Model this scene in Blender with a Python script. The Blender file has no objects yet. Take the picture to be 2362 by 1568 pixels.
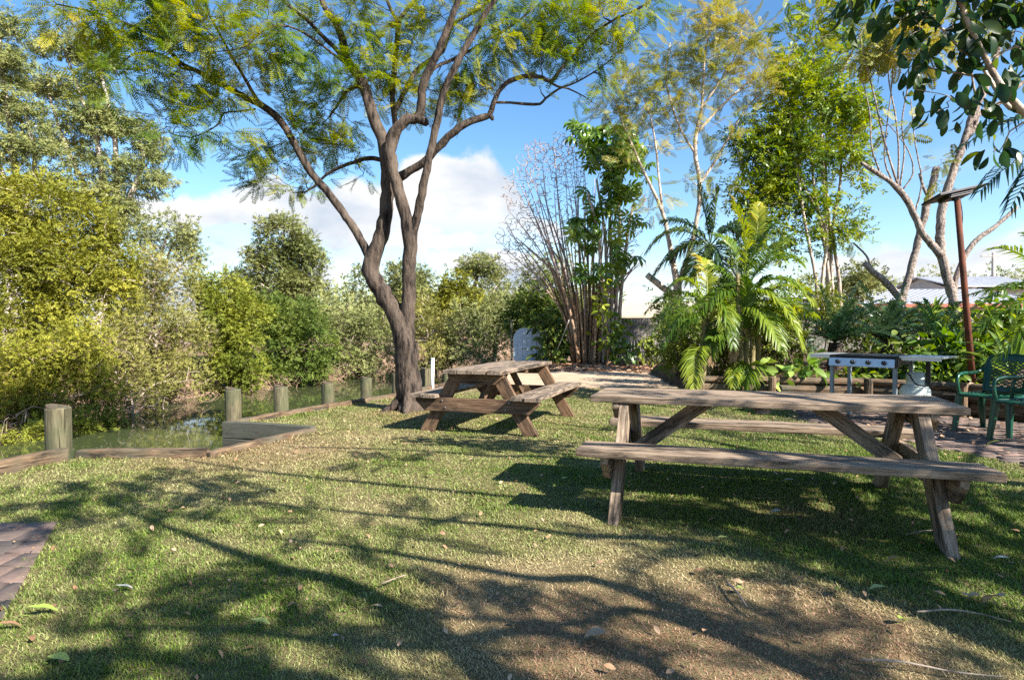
import bpy, bmesh, math, random
import numpy as np
from mathutils import Vector, Matrix

random.seed(7)
SC = bpy.context.scene
COL = SC.collection
PI = math.pi
nrm = lambda v: v / (np.linalg.norm(v, axis=-1, keepdims=True) + 1e-9)
A = lambda *v: np.array(v, float)

# ------------------------------------------------------------------ camera
FD, CX, CY, CAMH, PITCH, ROLL = 1409.2, 1180.5, 784.0, 1.24, -0.021, -0.004
_cp, _sp = math.cos(PITCH), math.sin(PITCH)
CF = A(0, _cp, _sp); _R = A(1, 0, 0); _U = A(0, -_sp, _cp)
CR = math.cos(ROLL) * _R + math.sin(ROLL) * _U
CU = -math.sin(ROLL) * _R + math.cos(ROLL) * _U
CAM = A(0, 0, CAMH)

def at(dx, dy, Y):
    d = CR * (dx - CX) / FD + CU * (CY - dy) / FD + CF
    return CAM + d * (Y / d[1])

def gnd(dx, dy, z=0.0):
    d = CR * (dx - CX) / FD + CU * (CY - dy) / FD + CF
    return CAM + d * ((z - CAMH) / d[2])

cam = bpy.data.objects.new('camera', bpy.data.cameras.new('camera'))
COL.objects.link(cam)
cam.data.sensor_width = 36.0
cam.data.lens = FD / 2361.0 * 36.0
cam.data.clip_start = 0.05
cam.data.clip_end = 3000
m = Matrix.Identity(4)
for i in range(3):
    m[i][0], m[i][1], m[i][2], m[i][3] = CR[i], CU[i], -CF[i], CAM[i]
cam.matrix_world = m
SC.camera = cam

SUNV = nrm(A(0.98, -0.82, 1.0))

# ------------------------------------------------------------------ tags and objects
def tag(o, label=None, cat=None, group=None, kind=None):
    if label: o['label'] = label
    if cat: o['category'] = cat
    if group: o['group'] = group
    if kind: o['kind'] = kind
    return o

def empty(name, loc, label, cat, group=None, rz=0.0):
    o = bpy.data.objects.new(name, None)
    o.empty_display_size = 0.2
    COL.objects.link(o)
    o.location = loc
    o.rotation_euler = (0, 0, rz)
    return tag(o, label, cat, group)

def link(name, me, mat, parent=None, loc=None):
    o = bpy.data.objects.new(name, me)
    COL.objects.link(o)
    if mat is not None and len(me.materials) == 0:
        for q in (mat if isinstance(mat, (list, tuple)) else [mat]):
            me.materials.append(q)
    if parent is not None: o.parent = parent
    if loc is not None: o.location = loc
    return o

def mesh(name, V, Fs, mat, parent=None, tint=None, smooth=False, extra=None, mats=None):
    """V (n,3); Fs list of int arrays (k,3)/(k,4)."""
    V = np.asarray(V, np.float32)
    Fs = [np.asarray(f, np.int32) for f in Fs if len(f)]
    me = bpy.data.meshes.new(name)
    me.vertices.add(len(V))
    me.vertices.foreach_set('co', V.ravel())
    nl = sum(f.size for f in Fs)
    npoly = sum(len(f) for f in Fs)
    me.loops.add(nl)
    me.polygons.add(npoly)
    me.loops.foreach_set('vertex_index', np.concatenate([f.ravel() for f in Fs]))
    tot = np.concatenate([np.full(len(f), f.shape[1], np.int32) for f in Fs])
    st = np.concatenate([[0], np.cumsum(tot)[:-1]]).astype(np.int32)
    me.polygons.foreach_set('loop_start', st)
    me.polygons.foreach_set('loop_total', tot)
    if smooth: me.polygons.foreach_set('use_smooth', np.ones(npoly, bool))
    if mats is not None: me.polygons.foreach_set('material_index', np.asarray(mats, np.int32))
    me.update(calc_edges=True)
    if tint is not None:
        a = me.attributes.new('tint', 'FLOAT', 'POINT')
        a.data.foreach_set('value', np.asarray(tint, np.float32))
    for k, v in (extra or {}).items():
        a = me.attributes.new(k, 'FLOAT', 'POINT')
        a.data.foreach_set('value', np.asarray(v, np.float32))
    return link(name, me, mat, parent)

def from_bm(name, bm, mat, parent=None, smooth=False):
    me = bpy.data.meshes.new(name)
    bmesh.ops.recalc_face_normals(bm, faces=bm.faces)
    bm.to_mesh(me)
    bm.free()
    if smooth:
        me.polygons.foreach_set('use_smooth', np.ones(len(me.polygons), bool))
    return link(name, me, mat, parent)

# ------------------------------------------------------------------ materials
def newmat(name):
    mt = bpy.data.materials.new(name)
    mt.use_nodes = True
    nt = mt.node_tree
    nt.nodes.clear()
    out = nt.nodes.new('ShaderNodeOutputMaterial')
    return mt, nt, out

def N(nt, t, **kw):
    n = nt.nodes.new(t)
    for k, v in kw.items():
        if k.startswith('i_'):
            key = k[2:]
            n.inputs[int(key) if key.isdigit() else key.replace('_', ' ')].default_value = v
        else: setattr(n, k, v)
    return n

def ramp(nt, stops, interp='LINEAR'):
    r = nt.nodes.new('ShaderNodeValToRGB')
    r.color_ramp.interpolation = interp
    while len(r.color_ramp.elements) < len(stops): r.color_ramp.elements.new(0.5)
    for e, (p, c) in zip(r.color_ramp.elements, stops):
        e.position = p
        e.color = tuple(c) + (1,) if len(c) == 3 else c
    return r

def leafmat(name, cols, trans=0.35, rough=0.5, spec=0.35, nscale=0.9, nmix=0.5, pos=None):
    """cols from darkest kind of leaf to the lightest; chosen per leaf and by a slow noise."""
    mt, nt, out = newmat(name)
    L = nt.links.new
    at_ = N(nt, 'ShaderNodeAttribute', attribute_name='tint')
    geo = N(nt, 'ShaderNodeNewGeometry')
    no = N(nt, 'ShaderNodeTexNoise', i_Scale=nscale, i_Detail=2.0)
    L(geo.outputs['Position'], no.inputs['Vector'])
    mr = N(nt, 'ShaderNodeMapRange', i_1=0.3, i_2=0.7)
    L(no.outputs['Fac'], mr.inputs[0])
    mx = N(nt, 'ShaderNodeMix', data_type='FLOAT')
    mx.inputs[0].default_value = nmix
    L(at_.outputs['Fac'], mx.inputs[2]); L(mr.outputs[0], mx.inputs[3])
    ps = pos or [i / (len(cols) - 1) for i in range(len(cols))]
    r = ramp(nt, list(zip(ps, cols)))
    L(mx.outputs[0], r.inputs[0])
    b = N(nt, 'ShaderNodeBsdfPrincipled')
    b.inputs['Roughness'].default_value = rough
    b.inputs['Specular IOR Level'].default_value = spec
    L(r.outputs[0], b.inputs['Base Color'])
    tr = N(nt, 'ShaderNodeBsdfTranslucent')
    hs = N(nt, 'ShaderNodeHueSaturation', i_Saturation=1.15, i_Value=1.35)
    hs.inputs['Hue'].default_value = 0.485
    L(r.outputs[0], hs.inputs['Color']); L(hs.outputs[0], tr.inputs[0])
    ms = N(nt, 'ShaderNodeMixShader')
    ms.inputs[0].default_value = trans
    L(b.outputs[0], ms.inputs[1]); L(tr.outputs[0], ms.inputs[2])
    L(ms.outputs[0], out.inputs[0])
    return mt

def barkmat(name, c1, c2, c3=None, scale=6.0, bump=0.6, stretch=0.25, rough=0.9, patch=1.5):
    mt, nt, out = newmat(name)
    L = nt.links.new
    geo = N(nt, 'ShaderNodeTexCoord')
    mp = N(nt, 'ShaderNodeMapping')
    mp.inputs['Scale'].default_value = (1, 1, stretch)
    L(geo.outputs['Object'], mp.inputs[0])
    n1 = N(nt, 'ShaderNodeTexNoise', i_Scale=scale * 4, i_Detail=6.0, i_Roughness=0.65)
    L(mp.outputs[0], n1.inputs['Vector'])
    n2 = N(nt, 'ShaderNodeTexNoise', i_Scale=patch, i_Detail=3.0)
    L(geo.outputs['Object'], n2.inputs['Vector'])
    r = ramp(nt, [(0.38, c1), (0.58, c2)])
    L(n1.outputs['Fac'], r.inputs[0])
    r2 = ramp(nt, [(0.45, (0, 0, 0)), (0.65, (1, 1, 1))])
    L(n2.outputs['Fac'], r2.inputs[0])
    mx = N(nt, 'ShaderNodeMix', data_type='RGBA')
    L(r2.outputs[0], mx.inputs[0]); L(r.outputs[0], mx.inputs[6])
    mx.inputs[7].default_value = tuple(c3 or c2) + (1,)
    mul = N(nt, 'ShaderNodeMix', data_type='RGBA')
    mul.inputs[0].default_value = 0.55
    L(mx.outputs[2], mul.inputs[6]); L(r.outputs[0], mul.inputs[7])
    b = N(nt, 'ShaderNodeBsdfPrincipled')
    b.inputs['Roughness'].default_value = rough
    b.inputs['Specular IOR Level'].default_value = 0.2
    L(mul.outputs[2], b.inputs['Base Color'])
    bp = N(nt, 'ShaderNodeBump', i_Strength=bump, i_Distance=0.04)
    L(n1.outputs['Fac'], bp.inputs['Height']); L(bp.outputs[0], b.inputs['Normal'])
    L(b.outputs[0], out.inputs[0])
    return mt

def woodmat(name, dark, mid, light, stain=(0.018, 0.016, 0.013), amount=0.5, green=None, crack=True):
    """Weathered sawn timber; grain runs along the 'gx' axis each beam carries."""
    mt, nt, out = newmat(name)
    L = nt.links.new
    a = N(nt, 'ShaderNodeAttribute', attribute_name='gco')
    mp = N(nt, 'ShaderNodeMapping')
    mp.inputs['Scale'].default_value = (1.9, 22, 22)
    L(a.outputs['Vector'], mp.inputs[0])
    n1 = N(nt, 'ShaderNodeTexNoise', i_Scale=3.0, i_Detail=7.0, i_Roughness=0.65, i_Distortion=0.4)
    L(mp.outputs[0], n1.inputs['Vector'])
    r = ramp(nt, [(0.25, dark), (0.5, mid), (0.75, light)])
    L(n1.outputs['Fac'], r.inputs[0])
    mp2 = N(nt, 'ShaderNodeMapping')
    mp2.inputs['Scale'].default_value = (1.6, 7, 7)
    L(a.outputs['Vector'], mp2.inputs[0])
    n2 = N(nt, 'ShaderNodeTexNoise', i_Scale=1.3, i_Detail=5.0, i_Roughness=0.7)
    L(mp2.outputs[0], n2.inputs['Vector'])
    r2 = ramp(nt, [(0.47, (0, 0, 0)), (0.62, (1, 1, 1))])
    L(n2.outputs['Fac'], r2.inputs[0])
    ml = N(nt, 'ShaderNodeMath', operation='MULTIPLY')
    ml.inputs[1].default_value = amount
    L(r2.outputs[0], ml.inputs[0])
    mx = N(nt, 'ShaderNodeMix', data_type='RGBA')
    L(ml.outputs[0], mx.inputs[0]); L(r.outputs[0], mx.inputs[6])
    mx.inputs[7].default_value = tuple(stain) + (1,)
    last = mx.outputs[2]
    if green:
        n3 = N(nt, 'ShaderNodeTexNoise', i_Scale=2.5, i_Detail=4.0)
        L(a.outputs['Vector'], n3.inputs['Vector'])
        r3 = ramp(nt, [(0.45, (0, 0, 0)), (0.7, (0.7, 0.7, 0.7))])
        L(n3.outputs['Fac'], r3.inputs[0])
        m3 = N(nt, 'ShaderNodeMix', data_type='RGBA')
        L(r3.outputs[0], m3.inputs[0]); L(last, m3.inputs[6])
        m3.inputs[7].default_value = tuple(green) + (1,)
        last = m3.outputs[2]
    mp4 = N(nt, 'ShaderNodeMapping')
    mp4.inputs['Scale'].default_value = (1.3, 60, 60)
    L(a.outputs['Vector'], mp4.inputs[0])
    n4 = N(nt, 'ShaderNodeTexNoise', i_Scale=1.2, i_Detail=3.0, i_Distortion=.2)
    L(mp4.outputs[0], n4.inputs['Vector'])
    r4 = ramp(nt, [(.62, (1, 1, 1)), (.67, (.22, .2, .18))])
    L(n4.outputs['Fac'], r4.inputs[0])
    n5 = N(nt, 'ShaderNodeTexVoronoi', i_Scale=3.1)
    mp5 = N(nt, 'ShaderNodeMapping')
    mp5.inputs['Scale'].default_value = (1, 3.2, 3.2)
    L(a.outputs['Vector'], mp5.inputs[0]); L(mp5.outputs[0], n5.inputs['Vector'])
    r5 = ramp(nt, [(.03, (.3, .25, .2)), (.085, (1, 1, 1))])
    L(n5.outputs['Distance'], r5.inputs[0])
    m4 = N(nt, 'ShaderNodeMix', data_type='RGBA', blend_type='MULTIPLY'); m4.inputs[0].default_value = 1
    m5 = N(nt, 'ShaderNodeMix', data_type='RGBA', blend_type='MULTIPLY'); m5.inputs[0].default_value = .8
    m4.inputs[0].default_value = 1.0 if crack else 0.0
    L(last, m4.inputs[6]); L(r4.outputs[0], m4.inputs[7])
    L(m4.outputs[2], m5.inputs[6]); L(r5.outputs[0], m5.inputs[7])
    last = m5.outputs[2]
    b = N(nt, 'ShaderNodeBsdfPrincipled')
    b.inputs['Roughness'].default_value = 0.8
    b.inputs['Specular IOR Level'].default_value = 0.25
    L(last, b.inputs['Base Color'])
    bp = N(nt, 'ShaderNodeBump', i_Strength=0.5, i_Distance=0.006)
    L(n1.outputs['Fac'], bp.inputs['Height']); L(bp.outputs[0], b.inputs['Normal'])
    L(b.outputs[0], out.inputs[0])
    return mt

def plain(name, col, rough=0.5, metal=0.0, spec=0.5, var=0.15, scale=8.0, bump=0.0, col2=None, coat=0.0):
    mt, nt, out = newmat(name)
    L = nt.links.new
    tc = N(nt, 'ShaderNodeTexCoord')
    n1 = N(nt, 'ShaderNodeTexNoise', i_Scale=scale, i_Detail=5.0, i_Roughness=0.6)
    L(tc.outputs['Object'], n1.inputs['Vector'])
    c2 = col2 or tuple(max(0, c * (1 - var * 2)) for c in col)
    r = ramp(nt, [(0.3, c2), (0.6, col)])
    L(n1.outputs['Fac'], r.inputs[0])
    b = N(nt, 'ShaderNodeBsdfPrincipled')
    b.inputs['Roughness'].default_value = rough
    b.inputs['Metallic'].default_value = metal
    b.inputs['Specular IOR Level'].default_value = spec
    L(r.outputs[0], b.inputs['Base Color'])
    if bump:
        bp = N(nt, 'ShaderNodeBump', i_Strength=bump, i_Distance=0.01)
        L(n1.outputs['Fac'], bp.inputs['Height']); L(bp.outputs[0], b.inputs['Normal'])
    L(b.outputs[0], out.inputs[0])
    return mt

def groundmat(name, stops, scale=3.0, fine=60.0, bump=0.6, mixf=0.5, fstops=None):
    mt, nt, out = newmat(name)
    L = nt.links.new
    geo = N(nt, 'ShaderNodeNewGeometry')
    n1 = N(nt, 'ShaderNodeTexNoise', i_Scale=scale, i_Detail=6.0, i_Roughness=0.6)
    n2 = N(nt, 'ShaderNodeTexNoise', i_Scale=fine, i_Detail=5.0, i_Roughness=0.7)
    L(geo.outputs['Position'], n1.inputs['Vector']); L(geo.outputs['Position'], n2.inputs['Vector'])
    r1 = ramp(nt, stops)
    r2 = ramp(nt, fstops or [(0.3, stops[0][1]), (0.7, stops[-1][1])])
    L(n1.outputs['Fac'], r1.inputs[0]); L(n2.outputs['Fac'], r2.inputs[0])
    mx = N(nt, 'ShaderNodeMix', data_type='RGBA')
    mx.inputs[0].default_value = mixf
    L(r1.outputs[0], mx.inputs[6]); L(r2.outputs[0], mx.inputs[7])
    b = N(nt, 'ShaderNodeBsdfPrincipled')
    b.inputs['Roughness'].default_value = 0.95
    b.inputs['Specular IOR Level'].default_value = 0.1
    L(mx.outputs[2], b.inputs['Base Color'])
    bp = N(nt, 'ShaderNodeBump', i_Strength=bump, i_Distance=0.02)
    L(n2.outputs['Fac'], bp.inputs['Height']); L(bp.outputs[0], b.inputs['Normal'])
    L(b.outputs[0], out.inputs[0])
    return mt

M = {}
# foliage
M['jacaranda'] = leafmat('jacaranda_leaf', [(.03, .075, .015), (.10, .17, .02), (.27, .29, .025), (.48, .37, .03)], .5, .5, nmix=.5, pos=[0, .35, .70, 1])
M['jac_yellow'] = leafmat('yellow_feathery_leaf', [(.07, .12, .025), (.24, .25, .05), (.46, .37, .08)], .4, .6, nmix=.5)
M['olive'] = leafmat('yellow_green_bank_leaf', [(.10, .115, .018), (.21, .215, .028), (.36, .335, .045)], .22, .7, .15, nmix=.55, nscale=.6)
M['tanleaf'] = leafmat('tan_feathery_leaf', [(.11, .12, .03), (.23, .222, .062), (.35, .325, .10)], .22, .7, .15, nmix=.5)
M['fresh'] = leafmat('fresh_green_leaf', [(.06, .09, .016), (.175, .205, .028), (.33, .325, .05)], .25, .65, .15, nmix=.5)
M['deep'] = leafmat('deep_green_leaf', [(.04, .07, .016), (.10, .145, .026), (.22, .245, .05)], .22, .65, .15, nmix=.5)
M['greygreen'] = leafmat('grey_green_leaf', [(.11, .13, .045), (.205, .225, .08), (.32, .33, .13)], .22, .7, .15, nmix=.5)
M['gum'] = leafmat('eucalypt_leaf', [(.075, .10, .03), (.19, .215, .07), (.35, .345, .125)], .22, .6, .2, nmix=.35)
M['gloss'] = leafmat('glossy_green_leaf', [(.02, .055, .010), (.09, .16, .015), (.26, .32, .025), (.40, .42, .05)], .35, .42, .3, nmix=.5)
M['umbrella'] = leafmat('umbrella_tree_leaf', [(.05, .11, .02), (.14, .25, .035), (.36, .42, .07)], .35, .3, .7, nmix=.3)
M['bigleaf'] = leafmat('broad_dark_leaf', [(.012, .035, .012), (.03, .075, .018), (.22, .26, .025)], .45, .35, .5, nmix=.2, pos=[0, .55, 1])
M['palm'] = leafmat('cane_palm_leaf', [(.035, .09, .012), (.11, .19, .02), (.30, .34, .03), (.60, .40, .03)], .4, .4, .45, nmix=.35, pos=[0, .45, .8, 1])
M['palmdark'] = leafmat('dark_palm_leaf', [(.012, .035, .015), (.03, .065, .02), (.10, .14, .03)], .25, .35, .5, nmix=.3)
M['cycad'] = leafmat('cycad_leaf', [(.012, .04, .02), (.03, .075, .03), (.09, .14, .06)], .2, .3, .6, nmix=.3)
M['strap'] = leafmat('strap_leaf', [(.05, .12, .025), (.13, .23, .04), (.28, .34, .08)], .35, .35, .5, nmix=.3)
M['cover'] = leafmat('garden_leaf', [(.025, .08, .012), (.10, .18, .02), (.30, .34, .05)], .4, .4, .45, nmix=.4)
M['deadfrond'] = leafmat('dead_palm_frond', [(.16, .09, .045), (.32, .21, .11), (.45, .33, .19)], .2, .6, .3, nmix=.3)
M['drygrass'] = leafmat('dry_reed', [(.26, .16, .10), (.40, .27, .18), (.52, .40, .28)], .2, .7, .2)
M['deadtwig'] = barkmat('dead_twig_bark', (.16, .12, .09), (.36, .29, .23), (.42, .30, .22), 4, .3)
M['redtwig'] = barkmat('reddish_twig_bark', (.22, .16, .13), (.46, .37, .32), (.50, .33, .26), 4, .2)
# bark
M['bark'] = barkmat('grey_brown_bark', (.007, .005, .005), (.085, .064, .049), (.16, .122, .094), 4.5, 1.0, .22)
M['palebark'] = barkmat('pale_bark', (.22, .16, .12), (.50, .42, .34), (.56, .48, .40), 4, .5)
M['gumbark'] = barkmat('white_gum_bark', (.30, .24, .19), (.58, .52, .45), (.45, .36, .28), 2, .3)
M['frangibark'] = barkmat('rough_pinkish_bark', (.08, .058, .045), (.34, .275, .235), (.42, .36, .31), 6, 1.0, .7)
M['orangebark'] = barkmat('orange_brown_bark', (.13, .07, .04), (.38, .245, .14), (.50, .37, .25), 4, .5)
M['canebark'] = barkmat('cane_stem', (.10, .09, .04), (.26, .22, .11), (.30, .20, .08), 5, .3, 2.5)
M['twig'] = barkmat('dark_twig', (.04, .03, .022), (.16, .12, .09), None, 5, .3)
# timber
M['tablewood'] = woodmat('weathered_table_timber', (.07, .052, .038), (.25, .182, .125), (.46, .36, .265), amount=.85)
M['tablewood2'] = woodmat('brown_table_timber', (.045, .028, .017), (.15, .088, .05), (.28, .185, .115), amount=.75)
M['tabletop2'] = woodmat('grey_brown_table_top', (.055, .042, .031), (.225, .168, .12), (.42, .335, .255), amount=.85)
M['sleeper'] = woodmat('old_sleeper_timber', (.035, .022, .014), (.15, .095, .055), (.33, .24, .15), amount=.95, green=(.10, .10, .07))
M['wetsleeper'] = woodmat('mossy_sleeper_timber', (.055, .054, .043), (.082, .080, .062), (.11, .108, .085), amount=.6, green=(.07, .085, .055), crack=False)
M['postwood'] = woodmat('green_treated_log', (.045, .04, .022), (.115, .10, .058), (.20, .175, .105), amount=.5, green=(.055, .075, .032))
M['paling'] = woodmat('grey_paling', (.08, .07, .06), (.21, .19, .165), (.35, .325, .29), amount=.5)
M['bolt'] = plain('galvanised_bolt', (.3, .3, .3), .45, .8)
M['endgrain'] = plain('post_end_grain', (.10, .08, .055), .9, 0, .2, .3, 30)
# other
M['bbqsteel'] = plain('brushed_steel', (.52, .55, .58), .38, .75, .5, .08, 4)
M['bbqleg'] = plain('grey_painted_steel', (.20, .24, .27), .45, .2, .5, .1, 6)
M['bbqdark'] = plain('dark_hotplate', (.025, .025, .027), .5, .3, .5, .2, 10)
M['black'] = plain('black_plastic', (.012, .012, .013), .4, 0, .5, .1)
M['gas'] = plain('white_gas_bottle_paint', (.62, .68, .64), .4, 0, .5, .08, 5)
M['orange'] = plain('orange_sticker', (.65, .16, .03), .5, 0, .4, .1)
M['greenplastic'] = plain('green_moulded_plastic', (.005, .06, .032), .32, 0, .5, .12, 5)
M['rust'] = plain('rusty_pole_steel', (.14, .045, .022), .8, .1, .3, .3, 5, .3, col2=(.045, .018, .012))
M['lampmetal'] = plain('dark_lamp_metal', (.035, .032, .035), .45, .4, .5, .2, 4)
M['white'] = plain('white_pipe', (.75, .74, .72), .5, 0, .4, .08)
M['bluesheet'] = plain('pale_blue_painted_sheet', (.42, .50, .58), .5, .1, .4, .08, 3, col2=(.34, .42, .50))
M['roofwhite'] = plain('pale_metal_roof', (.50, .51, .54), .5, .1, .4, .08, 2)
M['roofcream'] = plain('cream_roof', (.42, .36, .27), .7, 0, .3, .12, 3)
M['housewall'] = plain('cream_house_wall', (.55, .50, .44), .8, 0, .3, .1, 2)
M['fasciared'] = plain('red_brown_fascia', (.33, .12, .08), .7, 0, .3, .1, 2)
M['glass'] = plain('dark_window_glass', (.05, .06, .07), .08, 0, .6, .1)
M['pole'] = plain('grey_power_pole', (.42, .38, .33), .85, 0, .2, .15, 3)
M['rope'] = plain('pale_rope', (.55, .50, .42), .9, 0, .2, .1, 20)
M['concrete'] = plain('weathered_concrete', (.42, .37, .31), .9, 0, .2, .18, 6, .3)
# leaves on the lawn
M['deadleaf'] = leafmat('dry_fallen_leaf', [(.14, .07, .035), (.34, .20, .11), (.52, .38, .25)], .15, .6, .3, nmix=.2)
M['greenleaf'] = leafmat('green_fallen_leaf', [(.12, .20, .04), (.28, .38, .07), (.45, .48, .18)], .2, .5, .3, nmix=.2)
M['greyleaf'] = leafmat('grey_fallen_leaf', [(.22, .22, .20), (.40, .40, .37), (.55, .55, .50)], .1, .6, .3, nmix=.2)
# ground
M['lawn'] = groundmat('lawn_thatch', [(.35, (.10, .085, .035)), (.65, (.24, .185, .10))], 2.5, 90, .8, .5)
M['sand'] = groundmat('sandy_ground', [(.35, (.30, .21, .13)), (.65, (.50, .385, .275))], 1.2, 40, .5, .4)
M['mulch'] = groundmat('leaf_mulch', [(.35, (.12, .065, .04)), (.65, (.36, .22, .15))], 3, 35, .8, .6)
M['soil'] = groundmat('garden_soil', [(.35, (.035, .024, .015)), (.65, (.14, .09, .055))], 3, 40, .8, .5)
M['bank'] = groundmat('creek_bank_mud', [(.35, (.09, .06, .04)), (.65, (.30, .20, .14))], 1.5, 25, .8, .5)

def brickmat():
    mt, nt, out = newmat('worn_brick_paver')
    L = nt.links.new
    a = N(nt, 'ShaderNodeAttribute', attribute_name='tint')
    geo = N(nt, 'ShaderNodeNewGeometry')
    n = N(nt, 'ShaderNodeTexNoise', i_Scale=14.0, i_Detail=6.0, i_Roughness=.7)
    L(geo.outputs['Position'], n.inputs['Vector'])
    r = ramp(nt, [(0, (.065, .053, .046)), (.5, (.145, .10, .08)), (1, (.22, .145, .11))])
    L(a.outputs['Fac'], r.inputs[0])
    r2 = ramp(nt, [(.3, (.55, .55, .57)), (.65, (1.15, 1.12, 1.1))])
    L(n.outputs['Fac'], r2.inputs[0])
    mx = N(nt, 'ShaderNodeMix', data_type='RGBA', blend_type='MULTIPLY')
    mx.inputs[0].default_value = 1
    L(r.outputs[0], mx.inputs[6]); L(r2.outputs[0], mx.inputs[7])
    b = N(nt, 'ShaderNodeBsdfPrincipled')
    b.inputs['Roughness'].default_value = .8
    L(mx.outputs[2], b.inputs['Base Color'])
    bp = N(nt, 'ShaderNodeBump', i_Strength=.2, i_Distance=.008)
    L(n.outputs['Fac'], bp.inputs['Height']); L(bp.outputs[0], b.inputs['Normal'])
    L(b.outputs[0], out.inputs[0])
    return mt
M['brick'] = brickmat()

def grassmat():
    mt, nt, out = newmat('grass_blade')
    L = nt.links.new
    a = N(nt, 'ShaderNodeAttribute', attribute_name='tint')
    d = N(nt, 'ShaderNodeAttribute', attribute_name='dry')
    g = ramp(nt, [(0, (.045, .09, .010)), (.6, (.105, .175, .018)), (1, (.20, .27, .04))])
    s = ramp(nt, [(0, (.30, .225, .11)), (.5, (.44, .37, .185)), (1, (.60, .53, .30))])
    L(a.outputs['Fac'], g.inputs[0]); L(a.outputs['Fac'], s.inputs[0])
    mx = N(nt, 'ShaderNodeMix', data_type='RGBA')
    L(d.outputs['Fac'], mx.inputs[0]); L(g.outputs[0], mx.inputs[6]); L(s.outputs[0], mx.inputs[7])
    bw = N(nt, 'ShaderNodeAttribute', attribute_name='brown')
    br = ramp(nt, [(0, (.15, .075, .04)), (.5, (.32, .185, .11)), (1, (.50, .33, .215))])
    L(a.outputs['Fac'], br.inputs[0])
    m0 = mx
    mx = N(nt, 'ShaderNodeMix', data_type='RGBA')
    L(bw.outputs['Fac'], mx.inputs[0]); L(m0.outputs[2], mx.inputs[6]); L(br.outputs[0], mx.inputs[7])
    b = N(nt, 'ShaderNodeBsdfPrincipled')
    b.inputs['Roughness'].default_value = .6
    b.inputs['Specular IOR Level'].default_value = .25
    L(mx.outputs[2], b.inputs['Base Color'])
    tr = N(nt, 'ShaderNodeBsdfTranslucent')
    L(mx.outputs[2], tr.inputs[0])
    ms = N(nt, 'ShaderNodeMixShader')
    ms.inputs[0].default_value = .3
    L(b.outputs[0], ms.inputs[1]); L(tr.outputs[0], ms.inputs[2])
    L(ms.outputs[0], out.inputs[0])
    return mt
M['grass'] = grassmat()

def watermat():
    mt, nt, out = newmat('murky_creek_water')
    L = nt.links.new
    geo = N(nt, 'ShaderNodeNewGeometry')
    mp = N(nt, 'ShaderNodeMapping')
    mp.inputs['Scale'].default_value = (1.0, .6, 1)
    L(geo.outputs['Position'], mp.inputs[0])
    n = N(nt, 'ShaderNodeTexNoise', i_Scale=2.2, i_Detail=3.0, i_Roughness=.5)
    L(mp.outputs[0], n.inputs['Vector'])
    b = N(nt, 'ShaderNodeBsdfPrincipled')
    b.inputs['Base Color'].default_value = (.05, .062, .025, 1)
    b.inputs['Roughness'].default_value = .04
    b.inputs['IOR'].default_value = 2.5
    b.inputs['Specular IOR Level'].default_value = .9
    bp = N(nt, 'ShaderNodeBump', i_Strength=.025, i_Distance=.04)
    L(n.outputs['Fac'], bp.inputs['Height']); L(bp.outputs[0], b.inputs['Normal'])
    L(b.outputs[0], out.inputs[0])
    return mt
M['water'] = watermat()

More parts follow.
